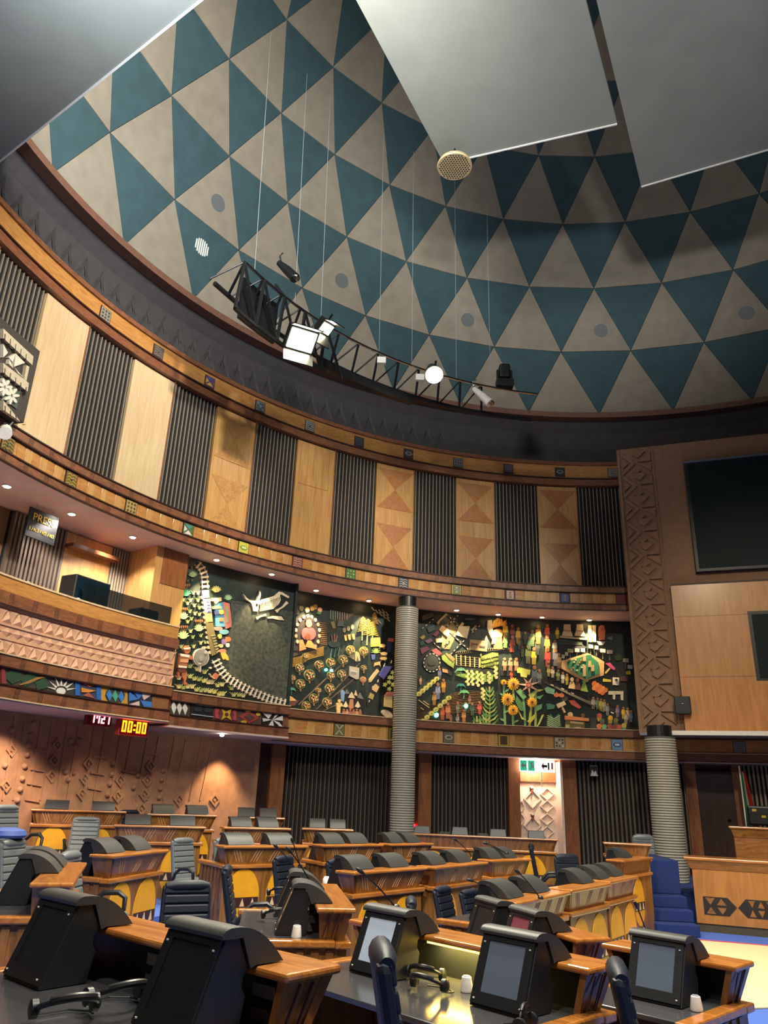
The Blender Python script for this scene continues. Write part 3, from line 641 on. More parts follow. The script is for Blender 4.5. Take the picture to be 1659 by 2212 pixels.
# grass tufts
def tuft(rr, x, y, s_, c, n=3):
    rr.begin()
    for i in range(n):
        a = (i - (n - 1) / 2) * 20 * s_
        rr.line([(x + a * .4, y), (x + a * .7, y - 28 * s_), (x + a * 1.6, y - 52 * s_)], [9 * s_, 8 * s_, 2], c, .035)
    return rr.end('grass_tuft')
random.seed(3)
GC = [(190, 196, 120), (160, 176, 110), (210, 206, 150)]
for x, y in [(90, 690), (190, 700), (230, 600), (290, 600), (150, 740), (240, 770), (290, 700), (310, 800), (180, 850), (250, 880), (310, 890), (150, 990), (30, 1000), (200, 950), (190, 1120), (330, 1180), (220, 1200), (330, 1280), (60, 1330), (230, 1330), (140, 1340), (390, 1270)]: tuft(r, x, y, .95, GC[(x + y) % 3], 3)
for x, y in [(180, 1600), (280, 1640), (380, 1680), (180, 1740), (240, 1770), (300, 1780), (370, 1800), (430, 1820), (480, 1820), (560, 1860), (620, 1850), (30, 1760), (30, 1880), (90, 1890), (150, 1880), (210, 1880), (270, 1920), (330, 1930), (390, 1930), (450, 1940), (510, 1950), (580, 1980), (630, 1980), (750, 1900), (780, 1990), (850, 1990), (910, 2000)]: tuft(r, x, y, 1.15, GC[(x * 3 + y) % 3], 4)
for x, y in [(120, 150), (180, 110), (150, 230), (200, 240), (90, 400), (150, 430), (210, 420)]: tuft(r, x, y, .9, (70, 80, 60), 3)
# woman with drum
r.begin().ell(128, 1350, 46, 56, (190, 116, 66), .07).poly([(75, 1330), (170, 1320), (168, 1345), (80, 1352)], (230, 220, 200), .08).end('relief_head')
BR = (178, 108, 66)
r.begin().poly([(35, 1400), (165, 1420), (215, 1460), (205, 1490), (150, 1480), (120, 1610), (5, 1600), (20, 1480)], BR, .06).poly([(30, 1405), (160, 1425), (155, 1460), (35, 1440)], (232, 226, 210), .075).poly([(30, 1480), (145, 1480), (140, 1530), (30, 1525)], (206, 150, 110), .075).poly([(10, 1565), (125, 1580), (120, 1605), (8, 1595)], (232, 226, 210), .075).poly([(5, 1605), (120, 1615), (110, 1660), (30, 1665), (0, 1640)], (96, 52, 34), .07).poly([(55, 1655), (130, 1655), (125, 1740), (110, 1790), (140, 1810), (130, 1830), (85, 1825), (90, 1770), (60, 1710)], BR, .06).poly([(0, 1650), (40, 1660), (20, 1720), (0, 1730)], BR, .06).end('relief_drummer')
r.begin().ell(327, 1455, 110, 122, (226, 218, 200), .05, n=26).ell(327, 1455, 98, 110, (134, 132, 124), .065, n=26).ell(380, 1390, 18, 22, (190, 186, 176), .075).ell(320, 1470, 34, 40, (150, 148, 140), .072).ell(300, 1545, 22, 12, (180, 176, 166), .075).ell(370, 1325, 22, 18, (226, 206, 170), .06).poly([(310, 1575), (330, 1578), (322, 1660), (300, 1650)], (226, 218, 200), .05).end('relief_drum')
r.begin().poly([(480, 1730), (525, 1665), (575, 1700), (535, 1760)], (180, 110, 80), .05).line([(445, 1680), (470, 1720), (510, 1750)], 8, (214, 206, 190), .055).ell(460, 1600, 14, 14, (230, 226, 214), .05).end('relief_cart')
# bull skeleton
BN = (232, 222, 186); BD = (8, 10, 14)
r.begin().poly([(890, 580), (960, 680), (1060, 690), (1115, 540), (1150, 560), (1120, 680), (1330, 600), (1400, 545), (1540, 635), (1525, 720), (1380, 860), (1460, 900), (1460, 965), (1220, 930), (1080, 965), (1030, 830), (1000, 720)], BD, .045).end('skeleton_backing')
r.begin().poly([(895, 592), (935, 640), (985, 680), (1040, 690), (1080, 680), (1110, 610), (1118, 548), (1138, 580), (1130, 640), (1110, 685), (1180, 665), (1320, 620), (1385, 562), (1430, 575), (1525, 630), (1515, 655), (1410, 600), (1385, 640), (1110, 735), (1095, 835), (1030, 830), (1020, 760), (1000, 715), (930, 670)], BN, .08).ell(1078, 745, 14, 18, BD, .09).end('skeleton_skull_and_spine')
for q in range(15): 
    x = 1128 + q * 19; y0 = 728 - q * 7.2; r.one('skeleton_rib', 'line', [(x, y0), (x + 8, y0 + 50), (x - 2 - q * 1.2, 832 - q * 3.2 - (q > 10) * (q - 10) * 12)], [10, 11, 8], BN, .08)
r.one('skeleton_leg', 'line', [(1500, 705), (1440, 770), (1390, 800), (1345, 835)], [40, 22, 22, 50], BN, .08)
r.begin().line([(1075, 930), (1130, 900), (1210, 878)], [40, 22, 34], BN, .08).end('skeleton_leg')
r.begin().poly([(1225, 915), (1290, 895), (1420, 900), (1455, 955), (1380, 950), (1300, 930), (1230, 930)], BN, .08).end('skeleton_leg')
r.begin().line([(1060, 1160), (1050, 1290), (1045, 1430)], [30, 46, 36], (112, 78, 62), .035).line([(1165, 1165), (1160, 1290), (1135, 1440)], [30, 46, 36], (112, 78, 62), .035).line([(1060, 1165), (1110, 1150), (1165, 1170)], 18, (112, 78, 62), .035).line([(1060, 1280), (1110, 1310), (1160, 1285)], 30, (112, 78, 62), .035).end('relief_ghost_figure')
# long mural, left of the column: crop 620,1260 at 6.38
def RN(ox, oy, sc): return Rel(mN, 12.78, ox, oy, sc, (ZM0 + .01, ZM1 - .01), (-35.2, TEND - .1))
r = RN(620, 1260, 6.38)
r.begin().poly([(50, 1020), (540, 880), (520, 540), (430, 520), (90, 850)], (54, 46, 28), .015).end('ploughed_field')
for q in range(12):
    y = 545 + q * 26; r.one('furrow', 'line', [(430 - q * 3, y), (545, y + 12)], 7, (150, 110, 60), .03)
for q in range(7):
    y = 1045 + q * 18; r.one('furrow', 'line', [(35, y), (180, y - 30), (300, y - 110), (500, y - 165)], 8, (176, 140, 64), .03)
for q in range(9):
    r.one('furrow', 'line', [(550, 690 - q * 18), (700, 625 - q * 14), (860, 470 - q * 6), (960, 400)], 5, (92, 70, 44), .025)
# crowned figure
r.begin().poly([(90, 500), (240, 430), (420, 520), (450, 700), (430, 900), (260, 960), (80, 930)], (26, 18, 20), .03).end('relief_shrine')
r.begin().ell(285, 700, 100, 95, (178, 78, 84), .06).ell(270, 740, 40, 46, (110, 56, 40), .07).ell(285, 560, 44, 54, (196, 136, 100), .07).ell(290, 510, 52, 34, (40, 30, 30), .065).end('relief_crowned_figure')
for q in range(15):
    a = math.radians(130 + q * 20); x, y = 275 + 165 * math.cos(a), 690 + 235 * math.sin(a)
    r.one('relief_bead', 'ell', x, y, 19, 26, (216, 176, 150) if q % 2 else (190, 130, 110), .05)
r.one('relief_robe', 'poly', [(155, 790), (200, 780), (250, 910), (155, 940)], (226, 130, 80), .06)
r.begin().poly([(270, 790), (320, 800), (390, 890), (395, 920), (330, 900), (240, 880)], (190, 140, 80), .065).end('relief_seated_figure')
for x, y, c in [(270, 370, (226, 170, 110)), (340, 350, (190, 150, 70)), (445, 370, (226, 170, 120)), (185, 350, (120, 110, 70)), (130, 400, (90, 86, 60)), (380, 330, (170, 140, 60))]: r.one('relief_blossom', 'ell', x, y, 30, 36, c, .045)
r.one('relief_leaf', 'ell', 430, 415, 30, 20, (70, 140, 80), .05)
# huts of sticks and comb shapes
for q in range(8): r.one('relief_pole', 'line', [(592 + q * 32, 370 + q * 6), (590 + q * 32, 500 + (q % 3) * 10)], 12, (120, 130, 110) if q < 4 else (150, 120, 100), .045)
r.begin().poly([(690, 520), (760, 515), (775, 600), (680, 595)], (70, 80, 76), .05).end('relief_hut')
r.begin().ell(640, 840, 80, 50, (44, 66, 60), .05).poly([(590, 720), (610, 715), (625, 810), (610, 815)], (120, 84, 76), .055).poly([(630, 705), (650, 700), (650, 810), (635, 812)], (140, 96, 84), .055).poly([(670, 720), (690, 725), (665, 815), (650, 812)], (140, 96, 84), .055).end('relief_pot')
for q in range(3): r.one('relief_pole', 'line', [(610 + q * 52, 900 - q * 8), (595 + q * 50, 1030 - q * 10)], 9, (70, 120, 110), .04)
for q in range(3): r.begin().poly([(770 + q * 55, 720 - q * 8), (805 + q * 55, 715 - q * 8), (815 + q * 55, 790 - q * 8), (790 + q * 55, 798 - q * 8)], (200, 160, 100), .055).ell(780 + q * 55, 650 - q * 22, 22, 34, (150, 140, 110), .05).end('relief_worker')
r.one('relief_worker', 'poly', [(590, 540), (640, 520), (660, 620), (620, 630)], (120, 110, 60), .05)
# golden trees
for x, y, s_, c in [(1040, 560, 1.0, (232, 180, 60)), (1110, 600, 1.1, (240, 190, 70)), (1180, 620, 1.0, (226, 186, 70)), (1200, 480, .8, (190, 150, 70))]:
    r.begin()
    for q in range(9):
        yy = y - 90 * s_ + q * 22 * s_; w_ = (30 + q * 6) * s_; r.line([(x - w_, yy + 24), (x, yy), (x + w_, yy + 24)], [3, 12, 3], c, .05)
    r.end('relief_golden_tree'); r.one('relief_trunk', 'line', [(x - 10, y + 60), (x - 14, y + 230 * s_)], 12, (214, 206, 130), .04)
for q in range(14): r.one('relief_twig', 'line', [(1160 + (q * 53) % 220, 330 + (q * 37) % 190), (1180 + (q * 53) % 220, 360 + (q * 37) % 190), (1170 + (q * 53) % 220 + 30, 380 + (q * 37) % 190)], 7, (206, 196, 160), .045)
# round fruit trees
FT = [(240, 1010, 42), (165, 1170, 62), (435, 1130, 62), (300, 1270, 76), (65, 1310, 46), (175, 1390, 66), (595, 1095, 62), (765, 1060, 66), (595, 1275, 56), (745, 1255, 62), (425, 1480, 40), (580, 1450, 66), (360, 1590, 66), (545, 1640, 64), (255, 1690, 62), (1050, 1170, 42), (1040, 1330, 44), (865, 925, 64), (1050, 940, 62)]
for i, (x, y, q) in enumerate(FT):
    r.begin()
    ring = [(x + q * math.cos(a), y + q * 1.05 * math.sin(a)) for a in [2 * math.pi * k / 18 for k in range(18)]]
    r.ell(x, y, q, q * 1.05, (150, 150, 84) if i < 17 else (180, 176, 80), .045, n=18).ell(x, y, q * .9, q * .94, (52, 62, 40) if i < 16 else ((196, 120, 90) if i == 16 else (120, 116, 50)), .055, n=18)
    r.poly([(x - 12, y + q), (x + 12, y + q), (x + 8, y + q + 34), (x - 8, y + q + 34)], (176, 140, 96), .045)
    for k in range(9):
        a = k * 2.4; d = q * .72 * math.sqrt((k + .6) / 9)
        r.ell(x + d * math.cos(a), y + d * math.sin(a), q * .17, q * .19, [(222, 150, 120), (230, 200, 130), (214, 120, 90), (190, 196, 110)][(k + i) % 4], .07, n=8)
    r.end('relief_fruit_tree')
for a, b in [((150, 1680), (560, 1290)), ((400, 1740), (1000, 1100)), ((490, 1760), (760, 1640)), ((600, 1590), (960, 1280)), ((560, 1290), (800, 1080))]: r.one('field_path', 'line', [a, b], 14, (110, 92, 76), .025)
for x, y in ((530, 1195), (605, 1205)): r.one('teal_indicator', 'ell', x, y, 16, 20, EM_TEAL, .06)
r.begin().poly([(845, 1145), (980, 1170), (975, 1320), (940, 1330), (840, 1275)], (178, 172, 160), .07).line([(865, 1215), (945, 1228)], 10, (222, 218, 206), .08).end('relief_stone_block')
r.begin().poly([(830, 1010), (980, 950), (1000, 1070), (965, 1085)], (150, 140, 100), .03).poly([(925, 950), (950, 940), (990, 980), (1000, 1070), (975, 1080), (960, 1010), (945, 1080), (925, 1070)], (190, 180, 140), .055).end('relief_farmer')
# cattle, hut, pot plant, sheep, road
r.one('relief_hut', 'poly', [(1145, 760), (1270, 750), (1280, 870), (1150, 880)], (222, 190, 80), .06)
for x, y, s_ in [(1300, 865, 1), (1325, 975, 1), (1320, 1040, 1)]: r.begin().ell(x, y, 48 * s_, 24 * s_, (214, 186, 130), .06).poly([(x - 36, y + 10), (x - 22, y + 14), (x - 26, y + 40), (x - 38, y + 40)], (190, 160, 110), .05).poly([(x + 18, y + 10), (x + 34, y + 8), (x + 34, y + 40), (x + 20, y + 40)], (190, 160, 110), .05).end('relief_pig')
r.begin().poly([(1190, 1100), (1270, 1080), (1278, 1160), (1262, 1130), (1200, 1140), (1190, 1155)], (222, 176, 120), .06).end('relief_cow')
r.begin()
for q in range(7):
    a = math.radians(-170 + q * 27); r.line([(1215, 965), (1215 + 40 * math.cos(a), 960 + 50 * math.sin(a)), (1215 + 72 * math.cos(a), 970 + 76 * math.sin(a))], [14, 16, 3], (150, 180, 90), .06)
r.end('relief_aloe'); r.one('relief_pot', 'poly', [(1145, 990), (1205, 980), (1200, 1050), (1160, 1060)], (80, 96, 180), .06)
r.one('relief_figure', 'poly', [(1370, 820), (1440, 800), (1420, 950), (1365, 955)], (44, 54, 100), .05); r.one('relief_crate', 'poly', [(1390, 760), (1460, 765), (1455, 810), (1385, 805)], (206, 110, 70), .06)
r.one('mural_road', 'poly', [(1085, 1560), (1440, 1010), (1490, 960), (1490, 1130), (1350, 1340), (1200, 1600), (1100, 1720)], (12, 14, 18), .03)
for a, b in [((1345, 1100), (1325, 1150)), ((1435, 1065), (1425, 1105)), ((1250, 1330), (1240, 1365)), ((1130, 1610), (1120, 1640))]: r.one('road_dash', 'line', [a, b], 12, (232, 228, 214), .045)
r.one('relief_truck', 'poly', [(1330, 1140), (1440, 1150), (1320, 1330), (1250, 1270)], (84, 90, 186), .065); r.begin().poly([(1120, 1330), (1230, 1180), (1260, 1215), (1200, 1290), (1150, 1360), (1120, 1370)], (222, 190, 140), .06).end('relief_horse')
r.one('relief_cart', 'poly', [(1160, 1430), (1210, 1390), (1260, 1430), (1220, 1510), (1160, 1470)], (214, 180, 130), .06); r.one('relief_cart', 'poly', [(1140, 1510), (1190, 1540), (1170, 1610), (1110, 1580)], (170, 160, 90), .06)
for x, y in [(1440, 1230), (1400, 1300), (1395, 1365), (1340, 1400), (1400, 1460), (1450, 1400), (1440, 1300)]:
    r.begin()
    for q in range(5):
        a = q * 1.256; r.ell(x + 18 * math.cos(a), y + 18 * math.sin(a), 15, 9, (196, 206, 130), .055, a, 8)
    r.end('relief_leaf_cluster')
r.one('relief_house', 'poly', [(1340, 1550), (1440, 1540), (1440, 1720), (1330, 1700)], (222, 206, 160), .06); r.one('relief_roof', 'poly', [(1335, 1550), (1370, 1500), (1460, 1500), (1450, 1560)], (170, 100, 96), .07); r.one('relief_lake', 'ell', 1370, 1800, 84, 46, (230, 228, 216), .045, .5)
r.begin().poly([(0, 1540), (60, 1570), (120, 1620), (0, 1625)], (226, 190, 120), .05).poly([(0, 1625), (160, 1615), (90, 1690), (0, 1700)], (110, 66, 62), .045).end('relief_dune')
def palm(rr, x, y, s_, c):
    rr.begin().line([(x, y), (x - 4 * s_, y + 90 * s_)], [12 * s_, 16 * s_], tuple(int(v * .8) for v in c), .045)
    for q in range(6):
        a = math.radians(-185 + q * 38); rr.line([(x, y), (x + 45 * s_ * math.cos(a), y + 32 * s_ * math.sin(a) - 10 * s_), (x + 82 * s_ * math.cos(a), y + 40 * s_ * math.sin(a) + 24 * s_)], [12 * s_, 18 * s_, 3], c, .055)
    rr.end('relief_palm')
palm(r, 50, 1470, .75, (80, 170, 150))
# tents and people at night
r.one('night_ground', 'poly', [(690, 1480), (1070, 1490), (1050, 1830), (670, 1800)], (12, 12, 14), .025)
for pts, c in [([(780, 1530), (815, 1465), (850, 1525)], (96, 104, 120)), ([(830, 1580), (880, 1500), (925, 1590)], (226, 206, 170)), ([(960, 1580), (995, 1510), (1045, 1605)], (110, 116, 124)), ([(915, 1545), (935, 1475), (960, 1555)], (226, 206, 170)), ([(760, 1700), (800, 1630), (830, 1700), (795, 1715)], (232, 218, 190)), ([(925, 1700), (965, 1625), (1000, 1700), (965, 1720)], (232, 218, 190)), ([(840, 1720), (855, 1600), (900, 1600), (905, 1720), (870, 1735)], (190, 136, 96))]: r.one('relief_tent', 'poly', pts, c, .06)
r.one('relief_figure', 'poly', [(730, 1500), (755, 1470), (785, 1500), (770, 1640), (735, 1620)], (110, 150, 206), .06)
r.begin().ell(710, 1625, 18, 22, (222, 190, 140), .07).poly([(665, 1650), (740, 1650), (760, 1700), (725, 1700), (715, 1810), (675, 1800), (672, 1700)], (226, 200, 150), .065).end('relief_person')
for q in range(6): r.begin().ell(770 + q * 45, 1745 + (q % 2) * 8, 13, 15, (176, 126, 90), .06).poly([(752 + q * 45, 1765), (790 + q * 45, 1765), (795 + q * 45, 1820), (750 + q * 45, 1815)], [(176, 130, 90), (206, 160, 110), (150, 110, 90)][q % 3], .055).end('relief_person')
# long mural, right of the column: crop 890,1310 at 6.9125
r = RN(890, 1310, 6.9125)
def road(pts, w_=26):
    r.one('mural_road', 'line', pts, w_, (10, 12, 16), .03)
    tot = sum(math.dist(a, b) for a, b in zip(pts, pts[1:])); n = int(tot / 62)
    for i in range(n):
        d = tot * (i + .3) / n; 
        for a, b in zip(pts, pts[1:]):
            l_ = math.dist(a, b)
            if d <= l_:
                f = d / l_; g = min(1, f + 26 / l_); r.one('road_dash', 'line', [(a[0] + (b[0] - a[0]) * f, a[1] + (b[1] - a[1]) * f), (a[0] + (b[0] - a[0]) * g, a[1] + (b[1] - a[1]) * g)], 11, (230, 222, 196), .042); break
            d -= l_
r.one('mural_city_block', 'poly', [(440, 300), (620, 200), (720, 290), (560, 640), (440, 640)], (120, 106, 66), .018)
for pts in [[(130, 345), (330, 180)], [(490, 100), (600, 210), (690, 320)], [(700, 120), (500, 310)], [(550, 380), (720, 540), (850, 660)], [(1020, 280), (860, 420), (560, 730)], [(300, 530), (420, 640)], [(440, 640), (560, 520)]]: road(pts)
r.begin().ell(285, 845, 135, 150, (10, 10, 12), .045, n=30).ell(280, 845, 105, 118, (34, 46, 46), .06, n=30).ell(280, 850, 60, 40, (24, 34, 34), .07).end('relief_stadium')
for q in range(14):
    a = q * 2 * math.pi / 14; r.one('road_dash', 'ell', 285 + 120 * math.cos(a), 845 + 134 * math.sin(a), 16, 7, (230, 226, 210), .06, a + math.pi / 2, 8)
for pts, c in [([(140, 145), (290, 90), (320, 150), (150, 220)], (96, 84, 60)), ([(360, 240), (500, 100), (520, 130), (420, 220), (380, 280)], (190, 160, 110)), ([(210, 330), (310, 285), (345, 350), (240, 400)], (64, 80, 84)), ([(390, 350), (440, 285), (560, 370), (520, 465)], (222, 180, 120)), ([(650, 430), (690, 300), (855, 300), (810, 485)], (226, 206, 160)), ([(700, 300), (740, 240), (770, 260), (740, 310)], (226, 206, 160)), ([(340, 485), (440, 480), (450, 540), (350, 545)], (222, 196, 140)), ([(855, 500), (1120, 520), (1110, 680), (850, 650)], (176, 140, 92)), ([(870, 360), (940, 280), (965, 300), (890, 380)], (150, 140, 100)), ([(790, 180), (930, 185), (925, 210), (790, 205)], (90, 96, 96)), ([(1075, 510), (1100, 440), (1125, 515)], (226, 200, 160))]: r.one('relief_building', 'poly', pts, c, .06)
r.begin().poly([(870, 545), (900, 548), (895, 600), (868, 595)], (150, 60, 44), .07).poly([(900, 560), (970, 565), (968, 580), (900, 575)], (40, 36, 34), .07).poly([(1000, 590), (1080, 600), (1078, 625), (1000, 615)], (40, 36, 34), .07).end('relief_sign_marks')
for pts, c in [([(105, 470), (165, 430), (190, 460), (150, 500)], (190, 170, 70)), ([(300, 430), (380, 360), (395, 400), (350, 455)], (150, 70, 80)), ([(180, 520), (270, 480), (305, 520), (230, 560)], (160, 110, 130)), ([(110, 640), (210, 595), (260, 640), (140, 720)], (150, 84, 96)), ([(280, 665), (350, 625), (440, 710), (390, 740), (320, 700)], (160, 60, 76)), ([(110, 540), (160, 510), (175, 570), (120, 600)], (30, 90, 80))]: r.one('relief_district', 'poly', pts, c, .05)
r.begin().poly([(430, 750), (510, 700), (630, 790), (610, 930), (520, 870), (440, 800)], (130, 156, 70), .06).poly([(480, 710), (560, 720), (630, 790), (600, 830), (540, 780)], (196, 130, 90), .07).end('relief_market')
r.begin().poly([(440, 905), (600, 930), (590, 1050), (440, 960)], (20, 20, 22), .03).poly([(440, 935), (520, 950), (530, 1000), (450, 985)], (226, 150, 110), .05).end('relief_machine')
# flame
r.begin().poly([(1120, 215), (1185, 210), (1195, 360), (1230, 480), (1230, 560), (1180, 570), (1190, 500), (1140, 400), (1115, 330)], (240, 220, 180), .07).end('relief_torch')
for q in range(8): r.one('relief_flame', 'line', [(1190 + q * 22, 330 - q * 6), (1220 + q * 24, 230 - (q % 3) * 20), (1300 + (q % 4) * 24, 180 + q * 22)], [26, 30, 6], (246, 170, 50) if q % 2 else (250, 196, 80), .07)
r.begin().ell(1270, 410, 80, 70, (206, 130, 66), .06).poly([(1200, 430), (1330, 430), (1340, 640), (1210, 640)], (190, 120, 60), .05).end('relief_mask')
# fence, crops, sacks and field workers
for q in range(6): r.one('relief_fence_post', 'line', [(655 + q * 68, 720 + q * 10), (655 + q * 68, 880 + q * 8)], 14, (196, 176, 120), .05)
for q in range(5): r.one('relief_fence_rail', 'line', [(645, 750 + q * 32), (1000, 775 + q * 32)], 5, (150, 140, 100), .042)
for q in range(26): r.one('relief_wire_coil', 'line', [(650 + q * 30, 700 - q * 3), (670 + q * 30, 672 - q * 3), (690 + q * 30, 705 - q * 3), (668 + q * 30, 720 - q * 3)], 5, (110, 104, 80), .045)
r.one('relief_hedge', 'poly', [(1000, 760), (1190, 690), (1280, 700), (1280, 930), (1000, 910)], (118, 130, 50), .04)
for q in range(30): r.one('relief_leaf', 'ell', 1020 + (q * 71) % 250, 730 + (q * 43) % 180, 16, 24, (166, 170, 80) if q % 2 else (90, 110, 40), .055, q, 6)
r.one('relief_lawn', 'poly', [(640, 960), (780, 1000), (1210, 1010), (1200, 1120), (1100, 1130), (780, 1080), (640, 1030)], (130, 170, 70), .03); r.one('dark_ditch', 'poly', [(640, 900), (1205, 950), (1205, 1010), (640, 960)], (8, 26, 28), .035)
for x, y, h_ in [(820, 960, 230), (890, 960, 230), (970, 975, 230), (1035, 990, 170), (1140, 980, 170), (1240, 900, 180), (1050, 1220, 180)]:
    r.begin()
    for q in range(6): r.ell(x + (q % 2) * 22 - 10, y + h_ * q / 6 + 14, 22, 26, (206, 206, 150) if q % 2 else (180, 186, 120), .06, .6, 8)
    r.end('relief_maize_stalk')
palm(r, 720, 960, 1.05, (110, 186, 150)); palm(r, 722, 1190, .85, (44, 140, 130)); palm(r, 770, 1290, 1.0, (100, 190, 130))
for q in range(14):
    y = 1260 + q * 24; r.one('furrow', 'line', [(560 - q * 26, y + 60), (760, y), (1000, y + 14), (1120, y - 30)], 7, (140, 106, 60), .03)
for q in range(13): r.one('furrow', 'line', [(80, 1500 + q * 20), (250, 1470 + q * 22), (420, 1480 + q * 18)], 6, (110, 82, 48), .03)
for (x0, y0, x1, y1, n) in [(95, 1310, 360, 1085, 6), (150, 1715, 540, 1370, 7)]:
    for q in range(n):
        x, y = x0 + (x1 - x0) * q / (n - 1), y0 + (y1 - y0) * q / (n - 1); r.begin().ell(x, y, 42, 34, (206, 206, 110), .06, -.6).ell(x + 6, y, 16, 10, (150, 156, 80), .07, .6); r.end('relief_cabbage')
def person(rr, x, y, h_, c, skin=(150, 100, 70), t=.06, c2=None):
    rr.begin().ell(x, y - h_ * .42, h_ * .1, h_ * .12, skin, t + .01, 0, 8).poly([(x - h_ * .13, y - h_ * .3), (x + h_ * .13, y - h_ * .3), (x + h_ * .17, y + h_ * .1), (x - h_ * .17, y + h_ * .1)], c, t).poly([(x - h_ * .13, y + h_ * .1), (x + h_ * .13, y + h_ * .1), (x + h_ * .11, y + h_ * .5), (x + .01 * h_, y + h_ * .5), (x, y + h_ * .2), (x - .01 * h_, y + h_ * .5), (x - h_ * .11, y + h_ * .5)], c2 or tuple(int(v * .75) for v in c), t)
    rr.end('relief_person')
for a in [(375, 1270, 240, (140, 156, 200)), (460, 1190, 200, (222, 160, 60)), (320, 1380, 200, (190, 150, 80)), (115, 1110, 120, (226, 170, 150)), (445, 1600, 190, (206, 96, 66)), (525, 1560, 240, (190, 120, 80)), (670, 1520, 170, (110, 120, 100)), (670, 1690, 150, (140, 140, 150)), (765, 1640, 190, (190, 140, 80)), (890, 1540, 190, (60, 90, 80)), (1000, 1520, 190, (206, 90, 84)), (850, 1400, 130, (150, 110, 100)), (570, 1680, 120, (150, 100, 60)), (400, 1010, 170, (110, 120, 160)), (790, 1500, 130, (120, 190, 180))]: person(r, *a)
for x, y in ((355, 1625), (795, 1490)): r.one('teal_indicator', 'ell', x, y, 26, 34, EM_TEAL, .085)
for q in range(7): r.one('relief_twig', 'line', [(90 + (q * 41) % 130, 1400 + (q * 29) % 130), (130 + (q * 41) % 130, 1430 + (q * 29) % 130)], 9, (214, 206, 170), .05)
# tall grass plants
for x, y0, y1 in [(1150, 1200, 1790), (960, 1640, 1800), (1050, 1620, 1800), (1100, 1560, 1790)]:
    r.one('relief_stem', 'line', [(x, y0), (x + 6, y1)], 20, (170, 170, 110), .05); r.begin()
    for q in range(int((y1 - y0) / 62)):
        y = y0 + 60 + q * 60; w_ = 60 + q * 9 if y1 - y0 > 400 else 60
        for s_ in (-1, 1): r.line([(x, y + 40), (x + s_ * w_ * .6, y), (x + s_ * w_, y - 60)], [12, 26, 3], (70, 130, 70) if (q + s_) % 2 else (150, 180, 90), .06)
    r.end('relief_blades')
# crowd, towers, parliament table: crop 1080,1320 at 5.53
r = RN(1080, 1320, 5.53)
def sunflower(x, y, q):
    r.begin()
    for k in range(16):
        a = 2 * math.pi * k / 16; r.line([(x + q * .4 * math.cos(a), y + q * .4 * math.sin(a)), (x + q * .75 * math.cos(a), y + q * .75 * math.sin(a)), (x + q * math.cos(a), y + q * math.sin(a))], [q * .2, q * .26, 3], (240, 196, 50) if k % 2 else (230, 176, 40), .07)
    r.ell(x, y, q * .52, q * .52, (206, 140, 40), .08).ell(x, y, q * .2, q * .2, (60, 34, 20), .09); r.end('relief_sunflower')
def stalk(pts, leaves, c):
    r.begin().line(pts, 26, c, .05)
    for (x, y, s_) in leaves: r.line([(x, y + 20), (x + s_ * .6, y - 4), (x + s_, y - 14)], [8, 26, 4], c, .055)
    r.end('relief_stalk')
G1 = (110, 170, 120)
stalk([(40, 880), (55, 1360)], [(50, 950, 60), (45, 1200, 60), (40, 1000, -50), (45, 1300, -50)], G1); stalk([(150, 930), (160, 1070)], [], (150, 180, 100)); stalk([(148, 1250), (155, 1410)], [(150, 1320, 70), (150, 1380, -40)], G1); stalk([(370, 1130), (345, 1420)], [], (160, 180, 90))
stalk([(270, 960), (300, 1420)], [], (96, 160, 120)); stalk([(420, 930), (420, 1420)], [], (150, 190, 100))
for pts, c in [([(180, 960), (240, 930), (310, 1030), (270, 1060)], (110, 170, 120)), ([(190, 1010), (260, 1100), (280, 1200), (230, 1190), (180, 1090)], (76, 130, 84)), ([(330, 1000), (440, 940), (520, 940), (430, 980), (370, 1060)], (180, 200, 110)), ([(420, 1030), (520, 1000), (470, 1060)], (110, 170, 120)), ([(410, 1140), (500, 1110), (490, 1170), (430, 1200)], (96, 160, 110)), ([(320, 1320), (420, 1220), (410, 1280), (350, 1350)], (180, 190, 80)), ([(430, 1400), (500, 1240), (520, 1240), (470, 1350)], (170, 200, 110)), ([(210, 1180), (260, 1270), (310, 1310), (250, 1290)], (200, 206, 110))]: r.one('relief_broad_leaf', 'poly', pts, c, .06)
for a in [(152, 875, 78), (82, 1058, 80), (148, 1185, 68), (375, 1093, 64), (38, 855, 36)]: sunflower(*a)
r.begin()
for k in range(7):
    a = math.radians(-90 + k * 360 / 7 + 20); b_ = .22; L_ = 150 if k in (1, 5, 2) else 115
    r.poly([(335 + 34 * math.cos(a - b_ * 2), 890 + 34 * math.sin(a - b_ * 2)), (335 + L_ * math.cos(a), 890 + L_ * .9 * math.sin(a)), (335 + 34 * math.cos(a + b_ * 2), 890 + 34 * math.sin(a + b_ * 2))], (216, 180, 160) if k % 2 else (190, 150, 134), .08)
r.ell(335, 890, 24, 24, (206, 110, 96), .09); r.end('relief_star_flower')
r.begin().poly([(550, 1430), (560, 1330), (600, 1230), (640, 1290), (700, 1225), (725, 1380), (720, 1440)], (44, 130, 100), .06).end('relief_fern')
for q in range(6):
    for s_ in (-1, 1): r.one('fern_vein', 'line', [(637, 1400 - q * 22), (637 + s_ * 75, 1360 - q * 22)], 7, (200, 226, 180), .07)
r.one('mural_road', 'poly', [(350, 770), (500, 770), (800, 920), (1100, 1050), (1380, 1150), (1620, 1380), (1500, 1370), (1150, 1170), (760, 1020), (520, 940)], (10, 12, 18), .03)
for x, y in [(420, 800), (620, 888), (746, 932), (863, 985), (982, 1054), (1090, 1105), (1337, 1217), (1220, 1195)]: r.one('road_dash', 'line', [(x - 18, y - 7), (x + 18, y + 7)], 13, (232, 228, 214), .045)
